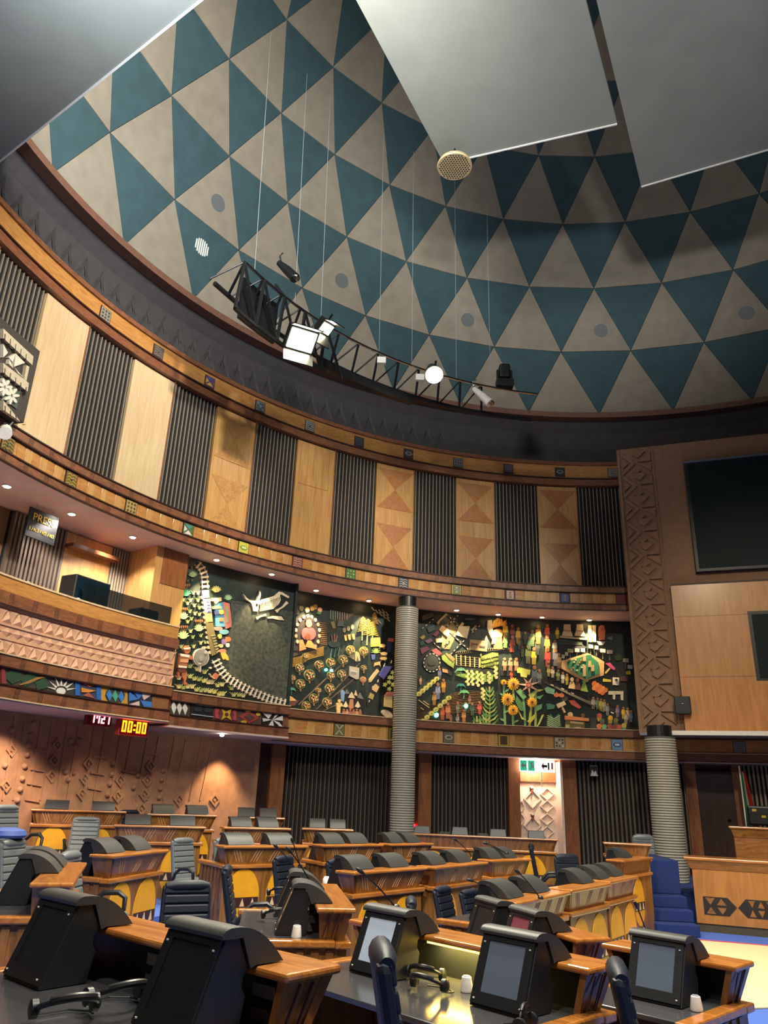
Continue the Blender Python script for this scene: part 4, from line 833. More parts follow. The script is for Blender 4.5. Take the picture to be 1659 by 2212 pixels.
r.one('mural_road', 'line', [(0, 740), (200, 745), (360, 760)], 70, (20, 24, 26), .028)
r.begin().poly([(195, 700), (220, 675), (360, 710), (345, 770), (320, 760), (310, 800), (240, 785), (235, 745), (200, 740)], (200, 206, 100), .07).end('relief_bus')
# cooling towers and chimneys
for x in (800, 950): r.begin().poly([(x - 40, 165), (x + 36, 165), (x + 40, 230), (x + 66, 310), (x - 66, 300), (x - 42, 230)], (220, 200, 160), .07).line([(x - 44, 240), (x + 42, 245)], 5, (150, 130, 100), .078).end('relief_cooling_tower')
r.one('relief_plinth', 'poly', [(710, 300), (1040, 330), (1040, 350), (710, 322)], (190, 180, 140), .06)
for x in (1070, 1122): r.one('relief_chimney', 'poly', [(x - 22, 175), (x + 18, 178), (x + 20, 375), (x - 18, 370)], (238, 214, 170), .07)
r.begin().poly([(1170, 230), (1215, 180), (1255, 230), (1245, 350), (1180, 345)], (226, 130, 90), .07).ell(1210, 205, 34, 30, (206, 110, 80), .08).poly([(1150, 365), (1255, 370), (1225, 410), (1180, 408)], (210, 210, 206), .06).end('relief_mother')
r.one('relief_bird', 'poly', [(1265, 330), (1340, 300), (1340, 355)], (110, 130, 150), .05)
for q in range(4): r.one('relief_pipe', 'line', [(700, 350 + q * 14), (980, 370 + q * 12)], 5, (90, 110, 90), .04)
r.one('relief_pool', 'poly', [(700, 380), (980, 400), (1040, 440), (720, 560), (690, 480)], (14, 22, 32), .03)
# debating table with green cloth
r.begin().poly([(725, 600), (1040, 505), (1160, 560), (1240, 610), (1235, 770), (1060, 825), (1040, 855), (900, 790), (730, 690)], (206, 170, 120), .06).end('relief_table'); r.begin().poly([(795, 610), (990, 545), (1040, 530), (1050, 800), (1020, 820), (800, 680)], (28, 120, 84), .075).poly([(1085, 545), (1170, 620), (1180, 750), (1090, 790)], (34, 130, 90), .075).poly([(1040, 530), (1085, 530), (1090, 790), (1050, 800)], (44, 110, 80), .08).end('relief_table_cloth')
for q in range(11): r.one('relief_delegate', 'ell', 830 + (q * 47) % 170, 585 + (q * 31) % 150, 13, 11, (214, 200, 170) if q % 2 else (170, 130, 90), .09)
for x, y in [(1000, 570), (1000, 690), (1065, 640), (1100, 690), (1000, 750)]: r.one('relief_delegate', 'poly', [(x - 16, y - 40), (x + 16, y - 40), (x + 20, y + 34), (x - 20, y + 34)], (196, 170, 130), .09)
# placards
for x, y, w_, c in [(835, 475, 66, (180, 180, 130)), (916, 470, 54, (220, 214, 196)), (986, 470, 50, (220, 214, 196)), (1080, 425, 52, (226, 220, 206)), (1150, 438, 42, (214, 206, 186)), (1225, 475, 62, (226, 216, 200)), (1308, 490, 62, (222, 206, 190)), (790, 515, 34, (200, 196, 170)), (750, 545, 34, (200, 196, 170)), (1500, 590, 64, (200, 200, 180)), (1550, 670, 56, (190, 196, 190))]:
    r.begin().poly([(x - w_ / 2, y - 22), (x + w_ / 2, y - 16), (x + w_ / 2, y + 26), (x - w_ / 2, y + 22)], c, .07).line([(x, y + 20), (x, y + 100)], 5, (150, 140, 120), .05).end('relief_placard')
r.begin().poly([(1345, 795), (1420, 800), (1415, 890), (1345, 885)], (232, 228, 216), .07).ell(1383, 828, 17, 14, (20, 20, 20), .08).end('relief_banner')
for pts, c, nm in [([(1500, 725), (1550, 715), (1560, 755), (1510, 765)], (226, 200, 40), 'relief_bag'), ([(1230, 810), (1325, 825), (1320, 850), (1225, 845)], (226, 206, 70), 'relief_banner'), ([(1440, 785), (1530, 780), (1525, 845), (1440, 840)], (96, 56, 50), 'relief_hut'), ([(1290, 960), (1470, 960), (1468, 1070), (1440, 1065), (1435, 1000), (1375, 1000), (1370, 1060), (1345, 1055), (1345, 1005), (1290, 1000)], (220, 216, 196), 'relief_gateway')]: r.one(nm, 'poly', pts, c, .065)
r.begin().poly([(1250, 630), (1310, 620), (1375, 690), (1360, 715), (1300, 670)], (196, 70, 120), .07).poly([(1245, 740), (1300, 680), (1318, 690), (1262, 755)], (206, 180, 110), .065).end('relief_umbrella')
r.one('relief_bush', 'ell', 1410, 560, 46, 40, (80, 96, 50), .05)
for q in range(9):
    r.one('relief_reveller', 'ell', 1120 + (q % 5) * 34, 870 + (q // 5) * 50 + (q % 5) * 20, 26, 34, (240, 150, 70) if q % 2 else (226, 120, 60), .07, .5, 8)
# crowd
CR = [(60, 240, 190, (240, 200, 60)), (145, 260, 180, (130, 50, 50)), (210, 300, 190, (214, 180, 50)), (60, 370, 150, (90, 160, 80)), (140, 400, 190, (180, 70, 50)), (225, 400, 130, (90, 90, 70)), (295, 330, 150, (70, 70, 50)), (380, 330, 190, (120, 150, 90)), (345, 390, 150, (80, 130, 80)), (450, 290, 220, (196, 150, 70)), (460, 260, 150, (160, 80, 80)), (560, 260, 190, (206, 90, 66)), (560, 400, 200, (222, 190, 70)), (650, 430, 160, (226, 220, 200)), (680, 270, 130, (230, 200, 40)), (330, 520, 220, (100, 116, 70)), (440, 430, 200, (80, 90, 76)), (565, 560, 220, (206, 70, 66)), (660, 560, 200, (140, 140, 150)), (700, 600, 180, (140, 110, 90)), (400, 540, 200, (224, 196, 40)), (260, 490, 130, (70, 70, 60))]
for i, (x, y, h_, c) in enumerate(CR): person(r, x, y, h_, c, (130, 84, 56) if i % 2 else (180, 120, 80), .05 + .004 * (i % 5))
for q in range(3): person(r, 50 + q * 70, 640, 150, (196, 150, 110), (190, 140, 100)); 
person(r, 405, 770, 220, (90, 104, 120)); person(r, 465, 790, 180, (120, 130, 130)); person(r, 130, 760, 110, (206, 80, 60))
for i, (x, y) in enumerate([(575, 720), (625, 735), (690, 770), (745, 800), (795, 820), (570, 670)]): person(r, x, y, 130, [(190, 170, 90), (226, 206, 190), (140, 150, 100), (220, 216, 206), (206, 176, 70), (120, 70, 60)][i])
for x, y, c in [(855, 880, (226, 196, 150)), (920, 890, (110, 60, 56)), (1000, 910, (160, 206, 90))]: r.begin().ell(x, y - 60, 20, 24, tuple(int(v * .9) for v in c), .07).poly([(x - 18, y - 40), (x + 18, y - 40), (x + 48, y + 60), (x - 44, y + 45)], c, .06).end('relief_lady')
r.one('relief_car', 'poly', [(525, 930), (560, 905), (650, 940), (640, 1000), (550, 980)], (130, 190, 160), .06); r.one('relief_car', 'poly', [(815, 1070), (880, 1065), (965, 1150), (940, 1170), (850, 1120)], (196, 90, 80), .06); r.one('relief_rock', 'ell', 770, 1050, 40, 28, (80, 90, 76), .05)
for x, y in [(670, 1005), (730, 1010)]: r.begin().ell(x, y, 34, 26, (206, 120, 80), .06).poly([(x, y - 40), (x + 18, y - 10), (x - 10, y)], (206, 120, 80), .06).end('relief_fox')
r.begin().poly([(665, 1115), (760, 1075), (785, 1120), (690, 1165)], (216, 200, 170), .065).line([(735, 1140), (770, 1215)], 22, (216, 200, 170), .06).end('relief_signboard')
r.begin().poly([(545, 1110), (580, 1105), (655, 1130), (640, 1170), (560, 1180)], (60, 130, 110), .05).end('relief_plant')
r.begin().poly([(770, 1250), (1058, 1285), (1055, 1320), (770, 1300)], (206, 140, 90), .08).poly([(780, 1305), (1010, 1325), (1005, 1450), (770, 1430)], (110, 120, 70), .05).poly([(835, 1315), (990, 1335), (988, 1355), (835, 1340)], (206, 200, 170), .065).poly([(780, 1355), (825, 1360), (822, 1405), (778, 1400)], (206, 206, 140), .065).ell(920, 1420, 66, 34, (226, 206, 150), .07).end('relief_market_stall')
r.one('relief_seller', 'ell', 835, 1240, 30, 32, (206, 190, 150), .06); r.one('relief_seller', 'ell', 985, 1250, 24, 26, (90, 80, 70), .06); r.one('relief_panel', 'poly', [(1080, 1280), (1150, 1275), (1140, 1440), (1075, 1430)], (50, 64, 62), .04)
PC = [(196, 90, 90), (90, 110, 90), (226, 140, 80), (110, 190, 130), (226, 190, 40), (150, 80, 90), (120, 120, 60), (130, 60, 56), (190, 180, 80)]
for i, (x, y) in enumerate([(1183, 1275), (1215, 1335), (1180, 1400), (1240, 1405), (1313, 1300), (1305, 1400), (1380, 1330), (1365, 1410), (1478, 1390), (1420, 1410)]): r.begin().ell(x, y - 22, 30, 30, PC[i % 9], .065).poly([(x - 28, y - 12), (x + 28, y - 12), (x + 20, y + 44), (x - 20, y + 44)], PC[(i + 4) % 9], .055).end('relief_drummer')
for i, (x, y) in enumerate([(1110, 1100), (1160, 1110), (1200, 1120), (1240, 1130), (1280, 1180), (1400, 1200), (1470, 1220), (1520, 1230), (1560, 1260), (1500, 1280)]): person(r, x, y, 140, [(206, 206, 190), (120, 160, 110), (226, 206, 80), (196, 190, 150), (150, 170, 170), (160, 140, 170), (230, 206, 50), (220, 190, 150), (110, 130, 180), (190, 190, 170)][i])
# ================================================================ LOWER STOREY
def tx(x, R=12.95, y=1690): return thz(x, y, R)[0]
wc = struct(MB().arc(12.75, 13.0, -96, tx(556, 12.75), 0.6, 3.26).build('wall_carved', CLAY2))
r = Rel(wc, 12.75, 0, 1420, 2.592, (0.9, 3.24), (-95, -37)); r.t = .03
def frame_diamond(x, y, w_, h_):
    r.begin(); o_ = .62
    pts = [(x - w_, y), (x, y - h_), (x + w_, y), (x, y + h_)]; inn = [(x - w_ * o_, y), (x, y - h_ * o_), (x + w_ * o_, y), (x, y + h_ * o_)]
    for i in range(4):
        j = (i + 1) % 4; r.poly([pts[i], pts[j], inn[j], inn[i]], CLAY2, .035)
    r.poly([(x - w_ * .25, y), (x, y - h_ * .25), (x + w_ * .25, y), (x, y + h_ * .25)], CLAY2, .03); r.end('carved_diamond')
for x, y in [(318, 490), (300, 575), (285, 665), (490, 595), (470, 680), (455, 765), (670, 690), (655, 780), (640, 860), (840, 610), (820, 690), (805, 770), (790, 850), (60, 520), (30, 720), (1000, 800), (1200, 800)]: frame_diamond(x, y, 30, 40)
for x, y in [(185, 370), (170, 435), (158, 490), (148, 545), (135, 610), (122, 680), (110, 740), (95, 800), (395, 465), (440, 465), (415, 500), (365, 640), (412, 645), (380, 685), (630, 595), (622, 655), (612, 710), (600, 770), (910, 635), (902, 685), (895, 735), (888, 785), (770, 660), (65, 405), (25, 605), (745, 730)]:
    t, z = r.pt(x, y); o = MB().lathe([(0.055, 0), (0.05, .03), (0.03, .055), (0.005, .065)], (0, 0, 0), 10).build('carved_boss', CLAY2, wc, smooth=True)
    o.location = pol(12.75, t, z); o.rotation_euler = (math.radians(90), 0, -math.radians(t))
for i in range(8):
    x = 80 + i * 150
    for (a, b) in [((x, 330 + i * 18), (x - 70, 800)), ((x + 60, 350 + i * 18), (x - 10, 800))]: r.one('carved_rib', 'line', [a, ((a[0] + b[0]) / 2, (a[1] + b[1]) / 2), b], 7, CLAY2, .02)
for x, y in [(230, 520), (210, 630), (190, 710), (180, 800), (560, 560), (545, 650), (530, 735), (850, 540), (720, 640)]: r.one('carved_step', 'poly', [(x - 40, y - 10), (x + 35, y + 4), (x + 38, y + 14), (x - 42, y)], CLAY2, .03)
lamp('carved_wall_washer', 'SPOT', pol(12.2, -41.5, 3.15), 120, (1.0, .72, .42), .05, pol(12.75, -41.5, 1.2), 70, .7)
lamp('carved_wall_washer', 'SPOT', pol(11.7, -66, 3.2), 160, (1.0, .80, .62), .05, pol(12.75, -64, 1.0), 95, .6)
lamp('carved_wall_washer', 'SPOT', pol(11.7, -54, 3.2), 130, (1.0, .80, .62), .05, pol(12.75, -55, 1.0), 80, .6)
wl = struct(MB().arc(13.3, 13.5, tx(556) - 1, 32, 0, 3.2).build('wall_lower', BWALL))
def pil(x0, x1, R=12.75, mat=W_PILLAR, z0=0.0): return MB().arc(R, 13.3, tx(x0, R), tx(x1, R), z0, 3.17, 3).build('pilaster', mat, wl)
pil(553, 578, 12.85, W_DARK); pil(583, 613)
slats(wl, 13.1, tx(612, 13.1), tx(845, 13.1), 0, 3.17, 26, .03, .1, SLATD)
pil(904, 932); slats(wl, 13.0, tx(932, 13.0), tx(1101, 13.0), 0, 3.17, 20, .03, .1, SLATD)
pil(1099, 1123); pil(1212, 1246); slats(wl, 13.0, tx(1246, 13.0), tx(1425, 13.0), 0, 3.17, 19, .05, .12, SLATD)
slats(wl, 13.0, tx(1425, 13.0), tx(1482, 13.0), 0, 3.17, 6, .05, .12, SLAT); pil(1480, 1505)
dr = struct(MB().arc(12.9, 13.0, tx(1504, 12.9), tx(1584, 12.9), 0.2, 3.0, 3).build('door_1', W_DARK))
kp = pol(12.86, tx(1566, 12.86), thz(1566, 1771, 12.86)[1]); MB().lathe([(0.02, -.03), (0.045, 0), (0.02, .03)], kp, 12).build('door_knob', CHROME, dr, smooth=True)
pil(1583, 1606); slats(wl, 13.0, tx(1606, 13.0), tx(1720, 13.0), 0, 3.17, 12, .05, .12, SLAT)
# alcove with carved panel
al = MB().arc(13.15, 13.28, tx(1123, 13.15), tx(1213, 13.15), 0, 2.62, 3).build('carved_panel', CLAYP, wl)
MB().arc(13.05, 13.28, tx(1123, 13.1), tx(1213, 13.1), 2.6, 3.17, 3).build('bulkhead', W_PILLAR, wl)
MB().arc(12.6, 13.2, tx(1209, 12.7), tx(1214, 12.7), 0, 3.1, 2).build('lit_reveal', CLAYP, wl)
r = Rel(wl, 13.15, 1080, 1560, 2.865, (0.8, 2.6), (-10, 5)); r.t = .04
for x, y, w_, h_ in [(200, 475, 55, 62), (200, 640, 55, 62), (290, 445, 44, 40), (290, 520, 44, 40), (290, 600, 44, 40), (290, 680, 44, 40), (130, 520, 22, 40), (130, 600, 22, 40)]:
    r.begin(); o_ = .8; pts = [(x - w_, y), (x, y - h_), (x + w_, y), (x, y + h_)]; inn = [(x - w_ * o_, y), (x, y - h_ * o_), (x + w_ * o_, y), (x, y + h_ * o_)]
    for i in range(4): r.poly([pts[i], pts[(i + 1) % 4], inn[(i + 1) % 4], inn[i]], CLAYP, .05)
    r.end('carved_diamond')
for x, y in [(193, 415), (198, 580)]: r.begin().poly([(x - 10, y - 14), (x + 10, y - 14), (x + 10, y), (x + 4, y + 30), (x - 2, y + 30), (x - 8, y)], paint((150, 70, 40)), .07).ell(x, y - 12, 10, 8, paint((236, 226, 210)), .09).end('sculpted_spear_head')
lamp('alcove_lamp', 'POINT', pol(12.75, tx(1160, 12.7), 3.0), 30, (1.0, 0.88, 0.72), 0.06)
al_l = MB().lathe([(0.05, 0), (0.05, -.03)], pol(12.75, tx(1160, 12.7), 3.15), 14, EM_WHITE).build('alcove_downlight'); tag(al_l, 'bright downlight above the exit sign', 'light')
# exit signs
def quadsign(name, x0, y0, x1, y1, R, label, cat):
    A = on_R(x0, y0, R); B = on_R(x1, y0 + (x1 - x0) * .05, R); u = (B - A); u.z = 0; L_ = u.length; u.normalize(); h_ = A.z - on_R(x0, y1, R).z
    o = thing(name, label, cat, (A.x, A.y, A.z - h_), math.atan2(u.y, u.x)); return o, L_, h_
WHT = paint((236, 236, 228)); GRN = emit('sign_green_glow', (30, 150, 110), .7); DKN = paint((30, 26, 24)); RDN = paint((196, 40, 36))  # sign green glows to keep up with the glowing board
sg, L_, h_ = quadsign('exit_sign', 1122, 1640, 1198, 1666, 12.55, 'white and green exit sign with arrows over the carved alcove', 'sign')
MB().box(0, L_, 0, .03, 0, h_).build('sign_board', emit('sign_board_glow', (240, 240, 226), .8), sg)  # glow put in for the alcove lamp's light on the board
def flat(o, pts, mat, name, L_=1, h_=1, y=-.008): MB().prism([(x * L_, 0.0, z * h_) for x, z in pts], [(x * L_, y, z * h_) for x, z in pts]).build(name, mat, o)
flat(sg, [(.02, .08), (.2, .08), (.2, .92), (.02, .92)], GRN, 'green_field', L_, h_); flat(sg, [(.24, .08), (.42, .08), (.42, .92), (.24, .92)], GRN, 'green_field', L_, h_)
flat(sg, [(.04, .5), (.10, .8), (.10, .6), (.18, .6), (.18, .4), (.10, .4), (.10, .2)], WHT, 'arrow', L_, h_, -.014)
flat(sg, [(.28, .2), (.32, .45), (.30, .7), (.36, .8), (.38, .5), (.41, .3), (.37, .3), (.34, .42), (.31, .16)], WHT, 'running_figure', L_, h_, -.014)
flat(sg, [(.62, .5), (.68, .8), (.68, .6), (.78, .6), (.78, .4), (.68, .4), (.68, .2)], DKN, 'arrow', L_, h_, -.014)
flat(sg, [(.80, .2), (.84, .2), (.84, .8), (.80, .8)], DKN, 'hose_symbol', L_, h_, -.014); flat(sg, [(.9, .25), (.94, .25), (.94, .8), (.9, .8)], RDN, 'extinguisher_symbol', L_, h_, -.014)
MB().box(L_ * .6, L_ * .62, .0, .02, -.35, 0).build('pull_cord', WHT, sg)
sg2, L_, h_ = quadsign('running_man_sign', 1273, 1652, 1291, 1677, 12.6, 'small dim fire sign on dark slats left of grey column', 'sign')
MB().box(0, L_, 0, .02, 0, h_).build('sign_board', paint((40, 46, 46)), sg2); flat(sg2, [(.1, .1), (.9, .1), (.75, .5), (.5, .35), (.3, .6)], WHT, 'symbol', L_, h_)
flat(sg2, [(.05, .05), (.95, .05), (.95, .12), (.05, .12)], WHT, 'frame_line', L_, h_); flat(sg2, [(.05, .88), (.95, .88), (.95, .95), (.05, .95)], WHT, 'frame_line', L_, h_)
# ---- columns wrapped in banded mosaic
def column(c, R_, z0, z1, label, band=.055, step=False):
    o = thing('banded_column', label, 'column', (c.x, c.y, 0))
    MB().lathe([(R_ * .97, z0), (R_ * .97, z1)], (0, 0, 0), 28).build('shaft', MGROUT, o, smooth=True)
    b0 = MB().lathe([(R_ * .97, 0), (R_, .008), (R_, band * .62), (R_ * .97, band * .7)], (0, 0, 0), 28).build('mosaic_band', MOSAIC, o, smooth=True)
    n = int((z1 - z0) / band); b0.location = (0, 0, z0)
    for i in range(1, n): part_copy(b0, o, (0, 0, z0 + i * band))
    MB().lathe([(R_ * .8, z1), (R_ * .8, z1 + .25)], (0, 0, 0), 24).build('neck', BLKM, o)
    return o
c1 = pol(11.75, thz(874, 1550, 11.75)[0], 0)
column(c1, .285, 0, thz(883, 1310, 11.6)[1], 'tall grey banded column standing before the long mural')
dc = ray(1437, 1722); c2 = Vector((dc.x, dc.y, 0)) * (17.95 / dc.y)
column(c2, .345, 0.6, 3.6, 'short grey banded column above the blue steps')
# ================================================================ RIGHT WALL above the podium
P0 = Vector((6.38, 18.79, 0)); WD = Vector((math.cos(math.radians(-20.5)), math.sin(math.radians(-20.5)), 0)); WN = Vector((WD.y, -WD.x, 0))
if WN.y > 0: WN = -WN
WANG = math.radians(-20.5)
rw = bpy.data.objects.new('wall_right', None)
bpy.data.objects.remove(rw)
rw = MB().box(0, 9.0, 0, .35, 0, 7.55).build('wall_right', TAN); struct(rw); rw.location = (P0.x, P0.y, 3.74); rw.rotation_euler = (0, 0, WANG)
def wxz(x, y):
    p = on_plane(x, y, P0, WN); d = p - P0; return d.dot(WD), p.z - 3.74
def wpoly(name, pts, mat, t0, t1, parent=rw):
    q = [wxz(*p) for p in pts]
    return MB().prism([(a, -t0, z) for a, z in q], [(a, -t1, z) for a, z in q]).build(name, mat, parent)
# carved zigzag strip
for i in range(11):
    z = .15 + i * .66; xs = .1
    for nm, pts in (('carved_chevron', [(xs, z), (xs + .36, z + .33), (xs, z + .66), (xs, z + .56), (xs + .24, z + .33), (xs, z + .10)]), ('carved_triangle', [(xs + .02, z + .2), (xs + .16, z + .33), (xs + .02, z + .46)]), ('carved_triangle', [(xs + .42, z + .36), (xs + .74, z + .62), (xs + .74, z + .36)]), ('carved_triangle', [(xs + .42, z + .30), (xs + .74, z + .06), (xs + .74, z + .30)]), ('carved_triangle', [(xs + .30, z + .56), (xs + .42, z + .48), (xs + .62, z + .66), (xs + .30, z + .72)]), ('carved_notch', [(xs + .36, z + .02), (xs + .48, z + .12), (xs + .42, z + .2), (xs + .26, z + .06)])):
        MB().prism([(a, 0, b) for a, b in pts], [(a, -.06, b) for a, b in pts]).build(nm, TAN, rw)
MB().box(-.02, .05, -.05, 0, 0, 7.5).build('corner_bead', TAN, rw); MB().box(.88, .92, -.03, 0, 0, 7.5).build('strip_edge', TAN, rw)
hb = MB()
for i in range(46):
    z = .1 + i * .075
    for s_ in range(2): hb.prism([(.95 + s_ * .22, 0, z + s_ * .2), (1.17 + s_ * .22, 0, z + .2 - s_ * .2), (1.17 + s_ * .22, 0, z + .23 - s_ * .2), (.95 + s_ * .22, 0, z + .03 + s_ * .2)], [(.95 + s_ * .22, -.012, z + s_ * .2), (1.17 + s_ * .22, -.012, z + .2 - s_ * .2), (1.17 + s_ * .22, -.012, z + .23 - s_ * .2), (.95 + s_ * .22, -.012, z + .03 + s_ * .2)])
hb.build('herringbone_relief', TAN, rw)
def wrect(x0, y0, x1, y1): a = wxz(x0, y0); b = wxz(x1, y1); return min(a[0], b[0]), max(a[0], b[0]), min(a[1], b[1]), max(a[1], b[1])
X0, X1, Z0, Z1 = wrect(1480, 1003, 1503, 1240)[0], wxz(1659, 1110)[0] + 1.2, wxz(1503, 1240)[1], wxz(1480, 1003)[1]
ts = thing('wall_screen', 'large dark teal display screen on the right wall', 'screen', rw.matrix_basis @ Vector((X0, 0, Z0)), WANG)
MB().box(0, X1 - X0, -.16, 0, 0, Z1 - Z0).build('casing', BLKM, ts, bevel=.02); MB().box(.09, X1 - X0 - .09, -.168, -.15, .09, Z1 - Z0 - .09).build('screen', TVSCR, ts); MB().box(0, X1 - X0, -.2, 0, Z1 - Z0 - .05, Z1 - Z0).build('top_edge', SCREEN, ts)
X0, X1, Z0, Z1 = wxz(1462, 1400)[0], wxz(1659, 1400)[0] + 2, 0.02, wxz(1457, 1268)[1]
wb = MB().box(X0, X1, -.22, 0, Z0, Z1).build('projecting_panel', wood('box_wood', (170, 110, 46), (196, 134, 64), (3, 3, .4), .4, .03), rw)
MB().box(X0, X1, -.235, -.2, Z1 - .02, Z1 + .02).build('panel_cap', LINE, rw)
mid = MB().box(X0 + .02, X1, -.228, -.2, (Z1) * .36, (Z1) * .365).build('panel_joint', W_VENEER, rw); MB().box(X0 + .02, X1, -.228, -.2, Z1 * .77, Z1 * .775).build('panel_joint', W_VENEER, rw)
wn = wxz(1622, 1325); wn2 = wxz(1637, 1473)
win = MB().box(wn[0] - .1, wn[0] + 2, -.235, -.2, wn2[1], wn[1]).build('window_1', BLKM); struct(win); win.location = rw.location; win.rotation_euler = rw.rotation_euler
MB().box(wn[0] - .02, wn[0] + 2, -.24, -.22, wn2[1] + .05, wn[1] - .08).build('pane', TVSCR, win)
MB().box(0, 9.0, -.25, .35, -.06, .0).build('bottom_trim', plain('trim_bluish', (120, 118, 140), .5), rw); MB().box(.6, 9, -.27, -.2, -.05, .05).build('light_strip', WHITE, rw)
a = wxz(1455, 1509); b = wxz(1483, 1546)
sp = thing('wall_speaker', 'small black loudspeaker at the foot of the wood panel', 'speaker', rw.matrix_basis @ Vector((a[0], -.22, b[1])), WANG)
MB().box(0, .36, -.22, .0, 0, a[1] - b[1]).build('cabinet', BLK, sp, bevel=.02); MB().lathe([(.025, 0), (.02, .012)], (0, 0, 0), 12).build('badge', WHITE, sp, loc=(.18, -.235, (a[1] - b[1]) * .55))
MB().box(.02, .34, -.228, -.21, .03, (a[1] - b[1]) - .03).build('grille', BLKM, sp)
# dark lintel of the bay under the right wall
# ================================================================ upper-left balcony front with black and white carvings
ub = struct(MB().arc(11.35, 12.0, -96, -74.2, 7.55, 8.9).build('wall_balcony', paint((60, 52, 46))))
r = Rel(ub, 11.35, 0, 560, 2.9625, (7.5, 8.95), (-95, -74.3)); r.t = .05
LB = (206, 190, 160)
for a, b in [((0, 445), (195, 625)), ((0, 665), (165, 795)), ((0, 905), (110, 1040))]: r.one('hatched_rail', 'poly', [a, b, (b[0] - 8, b[1] + 55), (a[0], a[1] + 62)], LB, .06)
for a in range(3):
    for q in range(5): x = 10 + q * 34; y0 = [470, 690, 930][a] + x * .95 * (.95 if a else 1); r.one('rail_notch', 'line', [(x, y0), (x - 4, y0 + 50)], 4, (60, 46, 36), .068)
for pts in [[(0, 545), (30, 600), (0, 630)], [(35, 630), (80, 605), (60, 660)], [(80, 605), (140, 665), (70, 690)], [(70, 690), (130, 760), (95, 730)], [(40, 640), (65, 700), (35, 670)]]: r.one('carved_triangle', 'poly', pts, (232, 222, 200), .06)
r.one('side_strip', 'poly', [(150, 680), (168, 690), (150, 780), (135, 770)], LB, .06)
r.one('carved_ground', 'poly', [(0, 745), (125, 850), (100, 960), (0, 880)], (70, 84, 70), .02)
for x, y in [(10, 820), (55, 875)]:
    r.begin()
    for k in range(7):
        an = k * 2 * math.pi / 7; r.ell(x + 28 * math.cos(an), y + 34 * math.sin(an), 24, 10, (232, 226, 206), .06, an, 10)
    r.end('carved_flower')
bl = thing('balcony_spotlight', 'small white spotlight fixed to the patterned balcony corner', 'spotlight', on_R(12, 928, 11.25), 0)
MB().tube([(0, 0, 0), (.12, -.2, -.16)], [.09, .1], 12).build('barrel', WHITE, bl, smooth=True); MB().tube([(0, 0, 0), (.05, .06, .16)], .02, 6).build('yoke', BLKM, bl); MB().tube([(.02, -.14, .05), (.02, .1, .12)], .015, 6).build('bracket', BLKM, bl)
# ================================================================ PRESS bay contents
gl = MB().arc(11.5, 11.515, thz(180, 1280, 11.5)[0], thz(372, 1310, 11.5)[0], 5.125, 5.48, 8).build('glass_screen', SMOKED); tag(gl, 'smoked glass screen along the press gallery counter', 'glass screen')
for i, (x0, x1, y0) in enumerate([(153, 232, 1255), (305, 345, 1312)]):
    t0, t1 = thz(x0, 1290, 11.75)[0], thz(x1, 1290, 11.75)[0]
    e = thing('equipment_box', ['large black equipment case behind the smoked glass', 'small black box behind the right end of the smoked glass'][i], 'equipment', pol(11.9, (t0 + t1) / 2, 5.126), -math.radians((t0 + t1) / 2)); w_ = 11.75 * math.radians(t1 - t0); h_ = [.52, .26][i]
    MB().box(-w_ / 2, w_ / 2, -.2, .2, 0, h_).build('case', BLK, e, bevel=.02); MB().box(-w_ / 2 + .04, w_ / 2 - .04, -.21, -.19, .05, h_ - .05).build('front', plain('equipment_front_%d' % i, (14, 34, 46), .2), e)
def textmesh(body, size, ext, mat, name, parent, loc, rot=(math.pi / 2, 0, 0)):
    cu = bpy.data.curves.new(name, 'FONT'); cu.body = body; cu.size = size; cu.extrude = ext; cu.align_x = 'CENTER'
    to = bpy.data.objects.new(name, cu); COL.objects.link(to); bpy.context.view_layer.update()
    me = bpy.data.meshes.new_from_object(to.evaluated_get(bpy.context.evaluated_depsgraph_get())); bpy.data.objects.remove(to)
    me.materials.clear(); me.materials.append(mat); o = bpy.data.objects.new(name, me); COL.objects.link(o); o.parent = parent; o.location = loc; o.rotation_euler = rot; return o
GOLD = plain('sign_gold', (214, 180, 70), .35, .4); SIGNB = plain('sign_black', (18, 20, 22), .4)
t, z = thz(92, 1137, 12.4); ps = thing('press_sign', 'black hanging sign reading PRESS in gold letters', 'sign', pol(12.4, t, z - .27), -math.radians(t) + .0)
MB().box(-.33, .33, 0, .03, 0, .54).build('sign_board', SIGNB, ps); textmesh('PRESS', .2, .006, GOLD, 'lettering', ps, (0, -.004, .32))
m_ = MB()
random.seed(11)
for q in range(13):                               # second line of small gold signs, not readable in the photo
    x = -.27 + q * .045; k = q % 4
    if k == 0: m_.box(x, x + .008, -.01, 0, .12, .19)
    elif k == 1: m_.hexa([(x, -.01, .12), (x + .008, -.01, .12), (x + .008, 0, .12), (x, 0, .12), (x + .022, -.01, .185), (x + .03, -.01, .185), (x + .03, 0, .185), (x + .022, 0, .185)])
    elif k == 2: m_.box(x, x + .03, -.01, 0, .15, .158); m_.box(x + .01, x + .018, -.01, 0, .125, .18)
    else: m_.box(x, x + .026, -.01, 0, .12, .128); m_.box(x, x + .008, -.01, 0, .12, .18); m_.box(x, x + .026, -.01, 0, .172, .18)
m_.build('lettering', GOLD, ps)
for x in (-.2, .2): MB().tube([(x, .015, .54), (x, .015, 6.87 - (z - .27))], .006, 6).build('cord', GREYP, ps)
for i, (x, y) in enumerate([(62, 1250), (168, 1297)]):
    o = MB().lathe([(.05, 0), (.05, .04), (.03, .07)], on_R(x, y, 11.62), 12).build('white_cup', WHITE, None, smooth=True); o.data.transform(Matrix.Translation((0, 0, 5.125 - on_R(x, y, 11.62).z))); tag(o, ['white cup on the press counter below the sign', 'white cup on the press counter by the glass screen'][i], 'cup')
